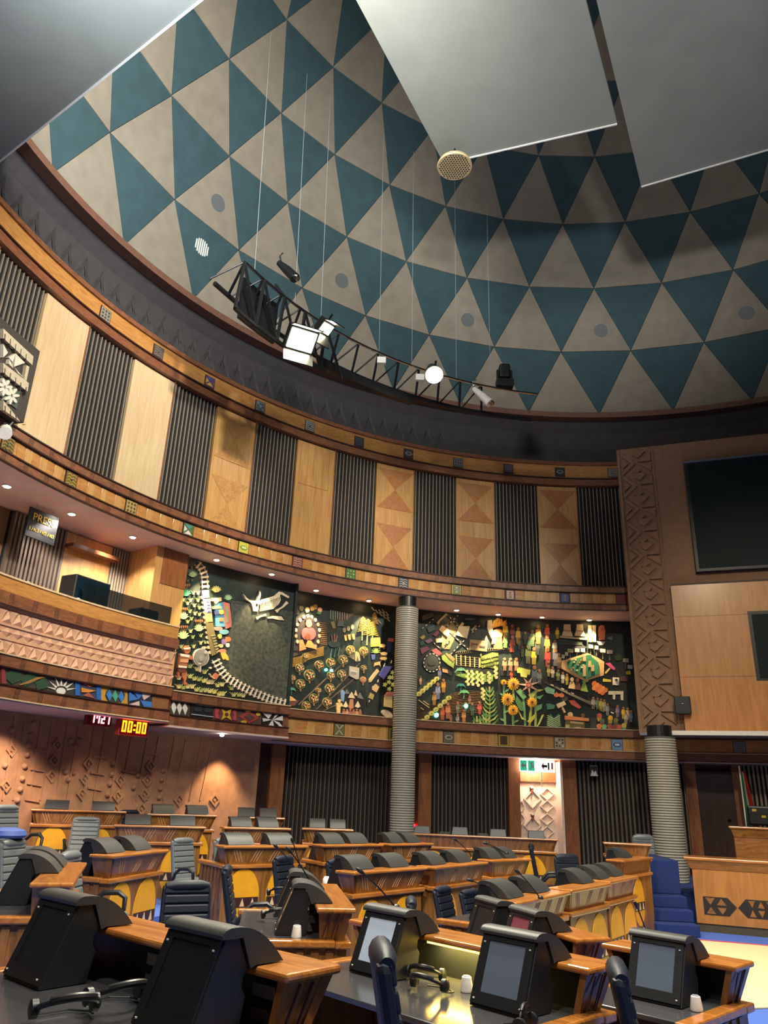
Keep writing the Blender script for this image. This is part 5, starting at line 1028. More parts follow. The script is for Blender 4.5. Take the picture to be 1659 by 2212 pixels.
# ---- LED clocks
SEG = {'0': 'abcdef', '1': 'bc', '7': 'abcf', '2': 'abged'}
def led(x, y, R, txt, mat, box_mat, w_, h_, label, colon=False):
    t, z = thz(x, y, R); o = thing('led_clock', label, 'clock', pol(R, t, z - h_ / 2), -math.radians(t))
    MB().box(-w_ / 2, w_ / 2, 0, .12, 0, h_).build('casing', box_mat, o, bevel=.01); MB().box(-w_ / 2 + .015, w_ / 2 - .015, -.006, .01, .02, h_ - .02).build('face', plain('led_face_' + txt[:2], (90, 6, 14), .3), o)
    n = len(txt); dw = (w_ - .08) / (n + (.5 if colon else 0)); hh = h_ * .62; z0 = h_ * .19
    for i, ch in enumerate(txt):
        x0 = -w_ / 2 + .04 + dw * i + (dw * .5 if colon and i >= n / 2 else 0) + dw * .12; ww = dw * .7; t_ = .026; m_ = MB()
        R_ = {'a': (0, ww, hh - t_, hh), 'b': (ww - t_, ww, hh / 2, hh), 'c': (ww - t_, ww, 0, hh / 2), 'd': (0, ww, 0, t_), 'e': (0, t_, 0, hh / 2), 'f': (0, t_, hh / 2, hh), 'g': (0, ww, hh / 2 - t_ / 2, hh / 2 + t_ / 2)}
        for s_ in SEG[ch]: a, b, c, d = R_[s_]; m_.box(x0 + a, x0 + b, -.014, -.004, z0 + c, z0 + d)
        m_.build('digit', mat, o)
    if colon:
        m_ = MB()
        for zz in (.35, .6): m_.box(-.018, .018, -.014, -.004, h_ * zz - .016, h_ * zz + .016)
        m_.build('colon', mat, o)
    for s_ in (-w_ / 3, w_ / 3): MB().box(s_ - .015, s_ + .015, .04, .08, h_, h_ + .12).build('hanger', box_mat, o)
    return o
EM_WR = emit('led_pinkwhite', (255, 120, 140), 3)
led(217, 1553, 11.6, '1721', EM_WR, paint((120, 10, 26)), .52, .25, 'red glowing clock reading 17 21 under the low frieze')
led(290, 1571, 11.6, '0000', EM_AMB, paint((190, 60, 40)), .66, .32, 'larger amber clock reading 00:00 beside the red clock', True)
# ---- flag on its pole
fp = on_R(1597, 1660, 12.0); fb = Vector((fp.x, fp.y, 1.0))
fg = thing('draped_flag', 'furled green, white and red flag on a thin pole', 'flag', (fb.x, fb.y, 0.0))
MB().tube([(0, 0, .9), (0, 0, 3.1)], .018, 8).build('pole', WHITE, fg, smooth=True)
for nm, c, x0, x1 in (('green_fold', (40, 120, 70), -.02, .1), ('white_fold', (226, 222, 212), .08, .18), ('red_fold', (206, 60, 44), .16, .34)):
    m_ = MB(); rows = 10; vs = []; n = 6
    for i in range(rows + 1):
        f = i / rows; z = 2.95 - f * 1.85; sp_ = .25 + .75 * f
        for k in range(n + 1):
            x = (x0 + (x1 - x0) * k / n) * sp_ ; vs.append((x + .02, .06 * math.sin(k * 2.1 + x0 * 30), z + (.12 * (x0 + (x1 - x0) * k / n)) ))
    back = [(x, y + .03, z) for x, y, z in vs]; fs = []
    W_ = n + 1; O_ = len(vs)
    for i in range(rows):
        for k in range(n): a = i * W_ + k; fs += [(a, a + 1, a + W_ + 1, a + W_), (O_ + a, O_ + a + W_, O_ + a + W_ + 1, O_ + a + 1)]
        for k in (0, n): a = i * W_ + k; fs.append((a, a + W_, O_ + a + W_, O_ + a))
    m_.add(vs + back, fs).build(nm, paint(c), fg, smooth=True)
# ---- hanging lighting rig under the dome
RG = 9.0
rg = thing('lighting_rig', 'black hanging lighting truss with cables under the dome', 'lighting rig', pol(RG, -40, 11.8))
def arcpts(R, t0, t1, z, n=16): return [pol(R, t0 + (t1 - t0) * i / n, z) - pol(RG, -40, 11.8) for i in range(n + 1)]
MB().tube(arcpts(RG, -62, -8, 11.8), .03, 8).build('upper_rail', CHROME, rg, smooth=True); MB().tube(arcpts(RG + .55, -63, -8, 11.35), .05, 8).build('lower_rail', BLKM, rg, smooth=True)
MB().tube(arcpts(RG + .1, -62, -45, 10.75), .05, 8).build('lower_rail', BLKM, rg, smooth=True)
off = pol(RG, -40, 11.8)
for i in range(13):
    t = -62 + i * 3.7; MB().tube([pol(RG, t, 11.8) - off, pol(RG + .55, t + 1.5, 11.35) - off], .028, 6).build('brace', BLKM, rg); MB().tube([pol(RG, t, 11.8) - off, pol(RG + .55, t - 1.9, 11.35) - off], .02, 6).build('brace', BLKM, rg)
for t in (-62, -58, -54, -50, -46): MB().tube([pol(RG, t, 11.8) - off, pol(RG + .1, t, 10.75) - off], .04, 6).build('upright', BLKM, rg); MB().tube([pol(RG, t, 11.8) - off, pol(RG + .1, t + 4, 10.75) - off], .03, 6).build('brace', BLKM, rg)
MB().arc(RG + .25, RG + .32, -60, -53.5, 10.8, 11.75, 4).build('dark_flap', BLKM, rg).data.transform(Matrix.Translation(-off))
MB().arc(RG + .45, RG + .6, -44, -28, 11.1, 11.3, 8).build('cable_tray', BLKM, rg).data.transform(Matrix.Translation(-off))
for t in (-60, -52, -47, -36, -30, -22, -16): MB().tube([pol(RG, t, 11.8) - off, pol(9.6, t + 1.5, 19.2) - off], .007, 4).build('cable', GREYP, rg)
for t, z in ((-35.5, 11.62), (-28.5, 11.55)): MB().box(-.1, .1, -.05, .05, -.08, .08).build('junction_box', WHITE, rg, loc=pol(RG, t, z) - off)
ta_, za_ = thz(620, 588, RG); MB().tube([pol(RG, ta_, 11.8) - off, pol(RG + .3, ta_, za_ - .2) - off], .03, 6).build('upright', BLKM, rg)
def flood(name, x, y, w_, h_, label, rnd=False, aim=(1, 5, 1), power=1500, col=(1, .92, .72)):
    p = on_R(x, y, RG - .55); o = thing(name, label, 'floodlight', p); d = (Vector(aim) - p).normalized(); o.rotation_euler = d.to_track_quat('-Y', 'Z').to_euler()
    if rnd:
        MB().lathe([(w_ * .3, -.4), (w_ * .5, -.1), (w_ * .55, 0)], (0, 0, 0), 20).build('can', BLKM, o, smooth=True).rotation_euler = (math.pi / 2, 0, 0)
        MB().lathe([(w_ * .48, .0), (w_ * .48, .02)], (0, 0, 0), 20).build('lens', EM_FLOOD, o).rotation_euler = (math.pi / 2, 0, 0)
    else:
        MB().box(-w_ / 2, w_ / 2, 0, .2, -h_ / 2, h_ / 2).build('housing', BLKM, o, bevel=.02); MB().box(-w_ / 2 + .05, w_ / 2 - .05, -.015, 0, -h_ / 2 + .05, h_ / 2 - .05).build('lens', EM_FLOOD, o)
        for s_ in (-1, 1): MB().hexa([(-w_ / 2, 0, s_ * h_ / 2), (w_ / 2, 0, s_ * h_ / 2), (w_ / 2, .01, s_ * (h_ / 2 + .02)), (-w_ / 2, .01, s_ * (h_ / 2 + .02)), (-w_ / 2, -.28, s_ * (h_ / 2 + .12)), (w_ / 2, -.28, s_ * (h_ / 2 + .12)), (w_ / 2, -.28, s_ * (h_ / 2 + .14)), (-w_ / 2, -.28, s_ * (h_ / 2 + .14))]).build('barn_door', BLKM, o)
    MB().tube([(0, .1, 0), (0, .14, .3)], .025, 6).build('yoke', BLKM, o)
    lamp('flood_beam', 'SPOT', p + d * .35, power, col, .15, aim, 95, .7); return o
flood('flood_lamp', 652, 735, .62, .5, 'large glowing rectangular floodlight on the rig', aim=(1.5, 6, 1), power=1500)
flood('flood_lamp', 705, 710, .34, .3, 'smaller glowing floodlight behind the rectangular one', aim=(4, 8, 0), power=700)
flood('par_lamp', 938, 810, .42, .42, 'round glowing lamp at the middle of the rig', True, aim=(2.5, 7, 0), power=1200)
for i, (x, y, lab) in enumerate([(1040, 858, 'white unlit profile spotlight hanging at the right end of the rig'), (620, 588, 'unlit chrome clamp spotlight at the top of the rig')]):
    p = on_R(x, y, RG); o = thing('profile_spotlight', lab, 'spotlight', p); MB().tube([(-.2, 0, .24), (0, 0, .05), (.2, -.1, -.22)], [.06, .1, .11], 12).build('barrel', WHITE if i == 0 else BLKM, o, smooth=True); MB().tube([(-.1, .08, .1), (-.2, .05, .45), (-.12, 0, .5)], .02, 6).build('yoke', CHROME, o, smooth=True)
    MB().lathe([(.1, 0), (.11, .03)], (.2, -.1, -.24), 12).build('lens_ring', CHROME, o)
bx = on_R(1090, 830, RG + .3); o = thing('moving_head_lamp', 'black moving stage lamp beside the white spotlight', 'spotlight', bx); MB().box(-.22, .22, -.12, .12, -.1, .12).build('base', BLKM, o, bevel=.02); MB().box(-.14, .14, -.14, .14, .15, .55).build('head', BLKM, o, bevel=.05); MB().box(-.2, -.15, -.05, .05, .1, .4).build('arm', BLKM, o); MB().box(.15, .2, -.05, .05, .1, .4).build('arm', BLKM, o)
# hanging perforated speaker disc below the ceiling sheet
pd = on_z(982, 361, 14.5)
sd = thing('hanging_speaker', 'round perforated gold speaker disc below the ceiling sheet', 'speaker', pd)
PG = plain('perforated_gold', (196, 176, 130), .5, .3); MB().lathe([(.36, 0), (.37, .03), (.34, .1), (.1, .16)], (0, 0, 0), 32).build('shell', PG, sd, smooth=True)
hd_ = MB(); n = 0
for i in range(-6, 7):
    for j in range(-6, 7):
        x, y = (i + .5 * (j % 2)) * .056, j * .05
        if x * x + y * y < .33 ** 2: hd_.lathe([(.017, -.004), (.017, .002)], (x, y, 0), 6)
hd_.build('perforation', BLKM, sd, kind='stuff'); MB().tube([(0, 0, .15), (0, 0, .5)], .02, 6).build('stem', BLKM, sd)
# ================================================================ PODIUM, blue steps
pl0 = on_z(1508, 2012, 0); PDd = Vector((math.cos(math.radians(-22)), math.sin(math.radians(-22)), 0)); PA = math.radians(-22)
W_POD = wood('podium_wood', (150, 98, 44), (172, 116, 56), (3, 3, .5), .4, .03)
pod = thing('podium_bench', 'long wooden presiding bench with dark zigzag inlay by blue steps', 'bench', (pl0.x, pl0.y, 0), PA)
PN = Vector((PDd.y, -PDd.x, 0)); PN = -PN if PN.y > 0 else PN
zt = on_plane(1482, 1850, pl0, PN).z
MB().box(-.0, 5, 0, .06, .14, zt - .2).build('front_panel', W_POD, pod); MB().box(.0, 5, .02, .08, 0, .15).build('plinth', plain('plinth_olive', (70, 60, 36), .6), pod)
MB().hexa([(-.02, -.01, zt - .2), (5, -.01, zt - .2), (5, .5, zt - .2), (-.02, .5, zt - .2), (-.1, -.06, zt - .05), (5, -.06, zt - .05), (5, .55, zt - .05), (-.1, .55, zt - .05)]).build('riser', W_DESKH, pod)
MB().box(-.13, 5, -.09, .6, zt - .05, zt).build('ledge', W_LEDGE, pod, bevel=.012); MB().box(0, .06, .06, 1.2, 0, zt - .2).build('end_panel', W_DESK, pod)
za = on_plane(1540, 1957, pl0, PN).z
DKI = plain('inlay_black', (30, 22, 18), .5)
x0 = .14; hz = .15
for i in range(6):
    w_ = .42 if i == 0 else .62; lt = 0 if i == 0 else .14
    pts = [(x0, za), (x0 + lt, za + hz), (x0 + w_, za + hz), (x0 + w_ + .14, za), (x0 + w_, za - hz), (x0 + lt, za - hz)] if lt else [(x0, za + hz), (x0 + w_, za + hz), (x0 + w_ + .14, za), (x0 + w_, za - hz), (x0, za - hz)]
    ba = MB().prism([(a, .01, b) for a, b in pts], [(a, -.006, b) for a, b in pts]).build('inlay_bar', DKI, pod)
    k = 2 if i == 0 else 3
    for q_ in range(k):
        xa_ = x0 + lt + .04 + q_ * (w_ - lt - .04) / k; ww = (w_ - lt) / k - .05
        for sgn in (-1, 1):
            tr_ = [(xa_, za + sgn * .02), (xa_ + ww / 2, za + sgn * .13), (xa_ + ww, za + sgn * .02)] if (q_ % 2) else [(xa_, za + sgn * .13), (xa_ + ww / 2, za + sgn * .02), (xa_ + ww, za + sgn * .13)]
            MB().prism([(a, 0, b) for a, b in tr_], [(a, -.011, b) for a, b in tr_]).build('inlay_triangle', W_DESKH, ba)
    x0 += w_ + .16
q = on_z(1583, 1785, 1.78); up_ = thing('upper_bench', 'higher wooden presiding desk behind the bench, carrying the black case', 'desk', (q.x, q.y, 0), PA)
MB().box(0, 4, 0, .06, .3, 1.6).build('front_panel', W_DESKH, up_); MB().hexa([(0, -.01, 1.58), (4, -.01, 1.58), (4, .5, 1.58), (0, .5, 1.58), (-.05, -.05, 1.74), (4, -.05, 1.74), (4, .55, 1.74), (-.05, .55, 1.74)]).build('riser', W_DESKH, up_); MB().box(-.08, 4, -.07, .6, 1.74, 1.78).build('ledge', W_LEDGE, up_, bevel=.01); MB().box(0, .05, .05, 1, .0, 1.6).build('end_panel', W_DESK, up_)
q2 = on_z(1622, 1783, 1.78); cs = thing('black_case', 'black leather case with brass clasps on the higher desk', 'case', (q2.x + PDd.x * .05, q2.y + PDd.y * .05 + .2, 1.781), PA)
MB().box(0, .62, 0, .3, 0, .42).build('body', BLK, cs, bevel=.04); MB().box(-.005, .625, -.006, .3, .24, .25).build('seam', BLKM, cs)
for x, z in ((.1, .3), (.28, .17), (.48, .3)): MB().box(x, x + .09, -.012, 0, z, z + .05).build('clasp', GOLD, cs)
q3 = on_z(1330, 1850, 1.16)
# steps
s0 = on_z(1412, 2021, 0); st = struct(MB().box(0, .01, 0, .01, 0, .01).build('floor_steps', BLUE)); st.location = (s0.x, s0.y, 0); st.rotation_euler = (0, 0, math.radians(-5))
SW = .80
for i in range(3): MB().box(0, SW, .0 + i * .30, 2.0, .19 * i, .19 * (i + 1)).build('step', BLUE, st, bevel=.015)
MB().box(0, SW, .95, 2.6, .57, 1.16).build('landing_block', BLUE, st, bevel=.02)
struct(MB().hexa([(5.2, 16.4, 0), (14, 13.2, 0), (15, 17, 0), (6, 20.5, 0), (5.2, 16.4, .6), (14, 13.2, .6), (15, 17, .6), (6, 20.5, .6)]).build('floor_platform', BLUE))
# ================================================================ DESKS
def frame_of(Pt, Qt, zf):
    """P left and Q right as seen from the chamber's centre; local x along P to Q, local y away from the centre"""
    d = Qt - Pt; L = math.hypot(d.x, d.y); m = (Pt + Qt) / 2; return L, Vector((m.x, m.y, zf)), math.atan2(d.y, d.x)
DESKS = {}
def desk(key, Pt, Qt, zf, h, label, ovals=2, slash=True, back=False, name='member_desk', group='curved two-seat desks', dp=.80):
    L, loc, rz = frame_of(Pt, Qt, zf)
    o = thing(name, label, 'desk', loc, rz, group); zd = h - .235; a = L / 2
    fp_ = MB().box(-a + .06, a - .06, 0, .05, 0, zd - .05).build('front_panel', W_DESK, o)
    MB().box(-a + .02, a - .02, -.035, .09, zd - .05, zd).build('lip_moulding', W_LEDGE, o, bevel=.01)
    for s_ in (-1, 1):
        x0, x1 = sorted((s_ * (a - .06), s_ * (a - .10)))
        ep = MB().box(x0, x1, .05, dp, 0, zd - .04).build('end_panel', W_DESK, o)
        xf = s_ * (a - .06); MB().box(*sorted((xf, xf + s_ * .012)), .10, .16, .02, zd - .06).build('flute', W_DESK, ep)
        for q in range(1, 6): MB().box(*sorted((xf, xf + s_ * .012)), .10 + q * .115, .16 + q * .115, .02, zd - .06).build('flute', W_DESK, ep)
        MB().box(*sorted((s_ * (a - .12), s_ * (a - .02))), .09, dp + .04, zd - .045, zd + .008).build('edge_rail', W_LEDGE, o, bevel=.012)
        xa, xb = s_ * (a - .10), s_ * (a - .03)
        MB().hexa([(min(xa, xa - s_ * .04), .02, zd), (max(xa, xa - s_ * .04), .02, zd), (max(xa, xa - s_ * .04), .21, zd), (min(xa, xa - s_ * .04), .21, zd), (min(xb, xb - s_ * .04), -.03, h - .035), (max(xb, xb - s_ * .04), -.03, h - .035), (max(xb, xb - s_ * .04), .23, h - .035), (min(xb, xb - s_ * .04), .23, h - .035)]).build('riser_end', W_DESK, o)
        if back:
            for q in (0, 1):
                y = .07 + q * .07; xs = s_ * (a - .066)
                MB().hexa([(xs + s_ * -.0, y + .05, zd + .02), (xs + s_ * .006, y + .05, zd + .02), (xs + s_ * .006, y + .06, zd + .02), (xs, y + .06, zd + .02), (xs + s_ * .035, y, h - .05), (xs + s_ * .041, y, h - .05), (xs + s_ * .041, y + .01, h - .05), (xs + s_ * .035, y + .01, h - .05)]).build('slash_inlay', LINE, o)
    MB().box(-a + .09, a - .09, .07, dp, zd - .03, zd).build('desktop', DESKTOP, o, bevel=.006)
    MB().hexa([(-a + .09, .02, zd), (a - .09, .02, zd), (a - .09, .07, zd), (-a + .09, .07, zd), (-a + .02, -.03, h - .035), (a - .02, -.03, h - .035), (a - .02, .03, h - .035), (-a + .02, .03, h - .035)]).build('riser', W_DESK, o)
    MB().box(-a + .12, a - .12, .09, .11, zd, h - .035).build('back_panel', BLK, o)
    MB().box(-a, a, -.06, .25, h - .035, h).build('ledge', W_LEDGE, o, bevel=.012)
    if slash:
        n = max(2, round(L / .36))
        for i in range(n):
            xc = -a + .1 + (L - .2) * (i + .5) / n; m_ = MB(); z0, z1 = zd + .03, h - .05
            def yy(z): return .02 + (z - zd) / (h - .035 - zd) * (-.05) - .004
            dirn = 1 if i != 0 else -1
            for q in range(3):
                x = xc + (q - 1) * .042 * 1.0 - .035 * dirn
                m_.hexa([(x, yy(z0), z0), (x + .008, yy(z0), z0), (x + .008, yy(z0) + .01, z0), (x, yy(z0) + .01, z0), (x + .075 * dirn, yy(z1), z1), (x + .075 * dirn + .008, yy(z1), z1), (x + .075 * dirn + .008, yy(z1) + .01, z1), (x + .075 * dirn, yy(z1) + .01, z1)])
            m_.build('slash_inlay', LINEL, o)
    rx, ry = min(.30 if ovals == 3 else .25, L / ovals * .40), .355; zc = max(zd - .075 - ry, ry + .005)
    for i in range(ovals):
        xc = -a + .06 + (L - .12) * (i + .5) / ovals; n = 28
        pts = [(xc + rx * math.cos(2 * math.pi * k / n), zc + ry * math.sin(2 * math.pi * k / n)) for k in range(n)]
        ov = MB().prism([(x, 0.01, z) for x, z in pts], [(x, -.008, z) for x, z in pts]).build('oval_inlay', YEL, o)
        hw = rx * .985; b0, b1 = zc - .12, zc
        MB().box(xc - hw * .97, xc + hw * .97, -.014, 0, b0, b1).build('dark_band', LINE, ov)
        for k in range(3):
            x = xc - hw * .62 + k * hw * .62; MB().prism([(x - .035, 0, b0 + .01), (x + .035, 0, b0 + .01), (x, 0, b1 - .01)], [(x - .035, -.019, b0 + .01), (x + .035, -.019, b0 + .01), (x, -.019, b1 - .01)]).build('band_triangle', W_PANEL2, ov)
    DESKS[key] = (o, L, h, loc, rz); return o
# --- console prototype
def make_console():
    o = thing('monitor_console', 'x', 'console')
    W_ = .19
    prof = [(.55, 0), (.412, .345), (.345, .352), (.28, .228), (.305, .20), (.305, .16), (.285, .13), (.31, 0)]
    MB().prism([(-W_ + .004, y, z) for y, z in prof], [(W_ - .004, y, z) for y, z in prof]).build('body', BLK, o, bevel=.005)
    hp = [(.435, .342), (.437, .356), (.43, .367), (.415, .376)]
    for k_ in range(13):
        u_ = k_ / 12; hp.append((.395 - .29 * u_, .381 + .006 * math.sin(u_ * 2.2) - .149 * u_ ** 2.3))
    hp[-1] = (.105, .238); hp += [(.25, .238), (.28, .228), (.33, .342)]
    MB().prism([(-W_ - .006, y, z) for y, z in hp], [(W_ + .006, y, z) for y, z in hp]).build('hood', HOOD, o, smooth=True)
    def sl(x, f, d):                               # point on the slanted face, f 0..1 upward, d outwards
        return (x, .55 - .138 * f + d * .928, .345 * f + d * .371)
    fr = MB()
    for (x0, x1, f0, f1) in ((-.178, -.125, .04, .97), (.125, .178, .04, .97), (-.125, .125, .04, .2), (-.125, .125, .90, .97)):
        fr.hexa([sl(x0, f0, 0), sl(x1, f0, 0), sl(x1, f1, 0), sl(x0, f1, 0), sl(x0, f0, .012), sl(x1, f0, .012), sl(x1, f1, .012), sl(x0, f1, .012)])
    fr.build('bezel', BLK, o)
    MB().hexa([sl(-.125, .2, 0), sl(.125, .2, 0), sl(.125, .9, 0), sl(-.125, .9, 0), sl(-.125, .2, .005), sl(.125, .2, .005), sl(.125, .9, .005), sl(-.125, .9, .005)]).build('screen', SCREEN, o)
    for x, f in ((-.155, .1), (.155, .1), (-.155, .86), (.155, .86)):
        p = sl(x, f, .012); MB().lathe([(.006, -.002), (.006, .004)], p, 8).build('bolt', WHITE, o)
    return o
PROTO = make_console(); used = [False]
def console(key, xl, label, scr=SCREEN, dz=0.0, blank=False, sc=1.0):
    o, L, h, loc, rz = DESKS[key]
    c = PROTO if not used[0] else copy_tree(PROTO); used[0] = True
    x = Vector((math.cos(rz), math.sin(rz), 0)); c.location = loc + x * xl + Vector((0, 0, h - .232 + dz)); c.rotation_euler = (0, 0, rz); c.scale = (sc, 1, 1)
    tag(c, label, 'console', 'hooded monitor consoles on the desks')
    for ch in c.children:
        if ch.name.startswith('screen') and scr is not SCREEN:
            ch.data = ch.data.copy(); ch.data.materials.clear(); ch.data.materials.append(scr)
        if ch.name.startswith('screen') and blank: ch.data = ch.data.copy(); ch.data.materials.clear(); ch.data.materials.append(BLK)
    return c
ZL = {'A': 1.73, 'B': 1.56, 'C': 1.43, 'D': 1.27, 'F': 1.17}
# far and middle rows, seen from the front: ends of the ledge in the photograph
FAR = [
 ('A1', (62, 1747), (278, 1753), 1.69, 'rearmost row desk, longest, nearest the left edge below the clocks'),
 ('A2', (312, 1757), (473, 1761), 1.69, 'rearmost row desk in the middle, before the carved wall'),
 ('A3', (492, 1763), (620, 1767), 1.67, 'rearmost row desk at the right end, by the wood pilaster'),
 ('B1', (240, 1781), (450, 1786), 1.547, 'second row desk on the left with warm light on its front'),
 ('B2', (477, 1786), (632, 1789), 1.55, 'second row desk in the middle with warm light on its front'),
 ('B3', (648, 1788), (768, 1792), 1.54, 'second row desk at the right, against dark slats left of the column'),
 ('C1', (232, 1848), (360, 1834), 1.40, 'near left desk with two yellow ovals, end turned to the camera'),
 ('C2', (475, 1827), (668, 1826), 1.40, 'third row desk with ovals and fluted end beside two light chairs'),
 ('C3', (690, 1825), (828, 1823), 1.40, 'third row desk in the middle, left of the column foot'),
 ('C4', (838, 1823), (935, 1821), 1.40, 'third row desk at the foot of the tall column'),
 ('D1', (753, 1884), (920, 1872), 1.27, 'middle desk with two ovals below the column, slashed front'),
 ('D2', (930, 1873), (1050, 1861), 1.27, 'middle desk behind two blue ribbed chairs'),
 ('D3', (1055, 1858), (1145, 1854), 1.27, 'middle desk at the right end of its row, left of the dark high-back chair'),
 ('F1', (1100, 1950), (1225, 1924), 1.19, 'front row desk on the left, seen at a slant'),
 ('F2', (1222, 1922), (1313, 1906), 1.19, 'front row desk in the middle with tall yellow ovals and brown band'),
 ('F3', (1306, 1904), (1372, 1891), 1.19, 'front row desk nearest the blue steps'),
]
ctr = Vector((CX, CY, 0))
SHORT = {'A1': 'longest rearmost desk at the far left', 'A2': 'middle rearmost desk before the carved wall', 'A3': 'right rearmost desk by the wood pilaster', 'B1': 'left second row desk', 'B2': 'middle second row desk', 'B3': 'second row desk against the dark slats', 'C1': 'near left desk with two ovals', 'C2': 'third row desk with the fluted end', 'C3': 'third row desk left of the column foot', 'C4': 'third row desk at the column foot', 'D1': 'middle desk with slashed front and ovals', 'D2': 'middle desk behind the blue chair pair', 'D3': 'middle desk by the high-back chair', 'F1': 'left slanted front row desk', 'F2': 'middle slanted front row desk', 'F3': 'front row desk nearest the blue steps'}
for key, a, b, zl, lab in FAR:
    Pt, Qt = on_z(*a, zl), on_z(*b, zl); row = key[0]
    zf = dict(zip('FDCBA', [z for _, z in TIER]))[row]
    ex = (Qt - Pt).normalized() * .035; Pt, Qt = Pt + ex, Qt - ex
    desk(key, Pt, Qt, zf, zl - zf, lab)
    L = DESKS[key][1]; o = DESKS[key][0]
    for s_, wd in ((-1, 'left'), (1, 'right')):
        if not (key == 'F2' and s_ < 0): console(key, s_ * L * (.245 if L > 1.2 else .2), '%s console of the %s' % (wd, SHORT[key]), sc=min(1.0, L / 1.3))
# long clerks' bench and the side desks toward the podium
Pt, Qt = on_z(877, 1799, 1.42), on_z(1205, 1813, 1.42); z_e = .0
desk('E', Pt, Qt, z_e, 1.42 - z_e, 'long officials bench with three yellow ovals below the exit sign', 3, False, name='officials_bench', group='side benches')
for i, x in enumerate((912, 962, 995, 1045, 1078, 1160)):
    f = (x - 877) / 328 - .5; t_ = MB(); o, L, h, loc, rz = DESKS['E']
    dv = Vector((math.cos(rz), math.sin(rz), 0)); c = thing('slanted_display', ['grey slanted display at the left end of the officials bench', 'low grey display second from the left on the officials bench', 'grey slanted display third from the left on the officials bench', 'low grey display fourth from the left on the officials bench', 'grey slanted display fifth from the left on the officials bench', 'dark grey display at the right end of the officials bench'][i], 'display', loc + dv * f * L + Vector((0, 0, h)), rz, 'displays on the officials bench')
    hh = [.14, .05, .15, .05, .14, .14][i]; hw_ = .17 if hh > .1 else .12; MB().hexa([(-hw_, .0, 0), (hw_, .0, 0), (hw_, .2, 0), (-hw_, .2, 0), (-hw_ + .02, .08, hh), (hw_ - .02, .08, hh), (hw_ - .02, .14, hh), (-hw_ + .02, .14, hh)]).build('casing', HOOD, c, bevel=.01); MB().hexa([(-.1, .2, .005), (.1, .2, .005), (.1, .203, .005), (-.1, .203, .005), (-.09, .145, hh - .01), (.09, .145, hh - .01), (.09, .148, hh - .01), (-.09, .148, hh - .01)]).build('screen', SCREEN, c)
Pt, Qt = on_z(1303, 1819, 1.45), on_z(1408, 1824, 1.45); desk('G', Pt, Qt, .0, 1.45, 'small side desk with half-hidden oval against the dark slats', 1, False, name='side_desk', group='side benches')
desk('F4', on_z(1340, 1858, 1.27), on_z(1404, 1851, 1.27), .0, 1.27, 'tall narrow desk with one oval beside the blue steps', 1, False, name='side_desk', group='side benches')
console('F4', 0, 'black console on the narrow desk beside the blue steps', sc=.8)
# near desks, seen from the seats: seat-side ledge edge in the photograph, right end first
NEAR = [
 ('H2', (620, 2105), (105, 1972), 1.44, 'C', 'nearest wooden desk at lower left with orange ledge'),
 ('H1', (64, 1907), (118, 1858), 1.41, 'C', 'desk at the left edge with its end panel showing'),
 ('H3', (685, 1962), (655, 1893), 1.27, 'D', 'desk in the middle distance with a screen reflecting pink and end panel'),
 ('H4', (1273, 2093), (752, 1985), 1.28, 'D', 'near desk with a glowing yellow strip below its ledge'),
 ('H5', (1245, 2028), (1045, 1968), 1.18, 'F', 'desk behind the glowing one, with a reddish screen'),
 ('H6', (1588, 2088), (1297, 2037), 1.18, 'F', 'near desk at lower right holding one white cup'),
]
for key, a, b, zl, row, lab in NEAR:
    S1, S2 = on_z(*a, zl), on_z(*b, zl); d = (S2 - S1).normalized(); n_ = Vector((d.y, -d.x, 0))
    if n_.dot(ctr - (S1 + S2) / 2) < 0: n_ = -n_                    # n_ points to the centre
    L_ = (S2 - S1).length
    if key in ('H1', 'H3'): S2 = S1 + d * min(1.75, max(1.5, L_))
    Pt, Qt = S1 + n_ * .25, S2 + n_ * .25
    zf = dict(zip('FDCBA', [z for _, z in TIER]))[row]
    desk(key, Pt, Qt, zf, zl - zf, lab, back=True, dp=.98 if key in ('H2', 'H4') else .85)
def xl_of(key, px, py):
    """local x on a desk's ledge line for a ledge pixel"""
    o, L, h, loc, rz = DESKS[key]; p = on_z(px, py, loc.z + h); return (p.x - loc.x) * math.cos(rz) + (p.y - loc.y) * math.sin(rz)
NC = [('H2', 488, 2071, SCREEN, True, 'largest black console, lower left, its dark face to the camera'), ('H2', 190, 1993, SCREEN, True, 'second largest black console at far lower left'), ('H1', 92, 1882, SCREEN, True, 'black console at the left edge beside an end panel'), ('H1', 130, 1850, SCREEN, True, 'black console behind the one at the left edge'),
 ('H3', 668, 1945, SCREENP, False, 'console with pinkish reflection on its screen, facing left, by a handset'), ('H3', 662, 1900, SCREEN, True, 'console behind the pinkish screen, on the rounded dark desk'),
 ('H4', 1150, 2064, SCREEN, False, 'console with large grey-blue screen, front right of the glowing strip'), ('H4', 868, 2010, SCREENB, False, 'console with pale reflection on its screen, left of the glowing strip'),
 ('H5', 1172, 2006, SCREENR, False, 'console with reddish reflection on its screen'), ('H5', 1085, 1980, SCREEN, True, 'black console left of the reddish screen'),
 ('H6', 1458, 2062, SCREEN, False, 'console with grey screen at lower right beside the white cup')]
for key, px, py, scr, blank, lab in NC: lim = DESKS[key][1] / 2 - .365; console(key, max(-lim, min(lim, xl_of(key, px, py))), lab, scr, blank=blank)
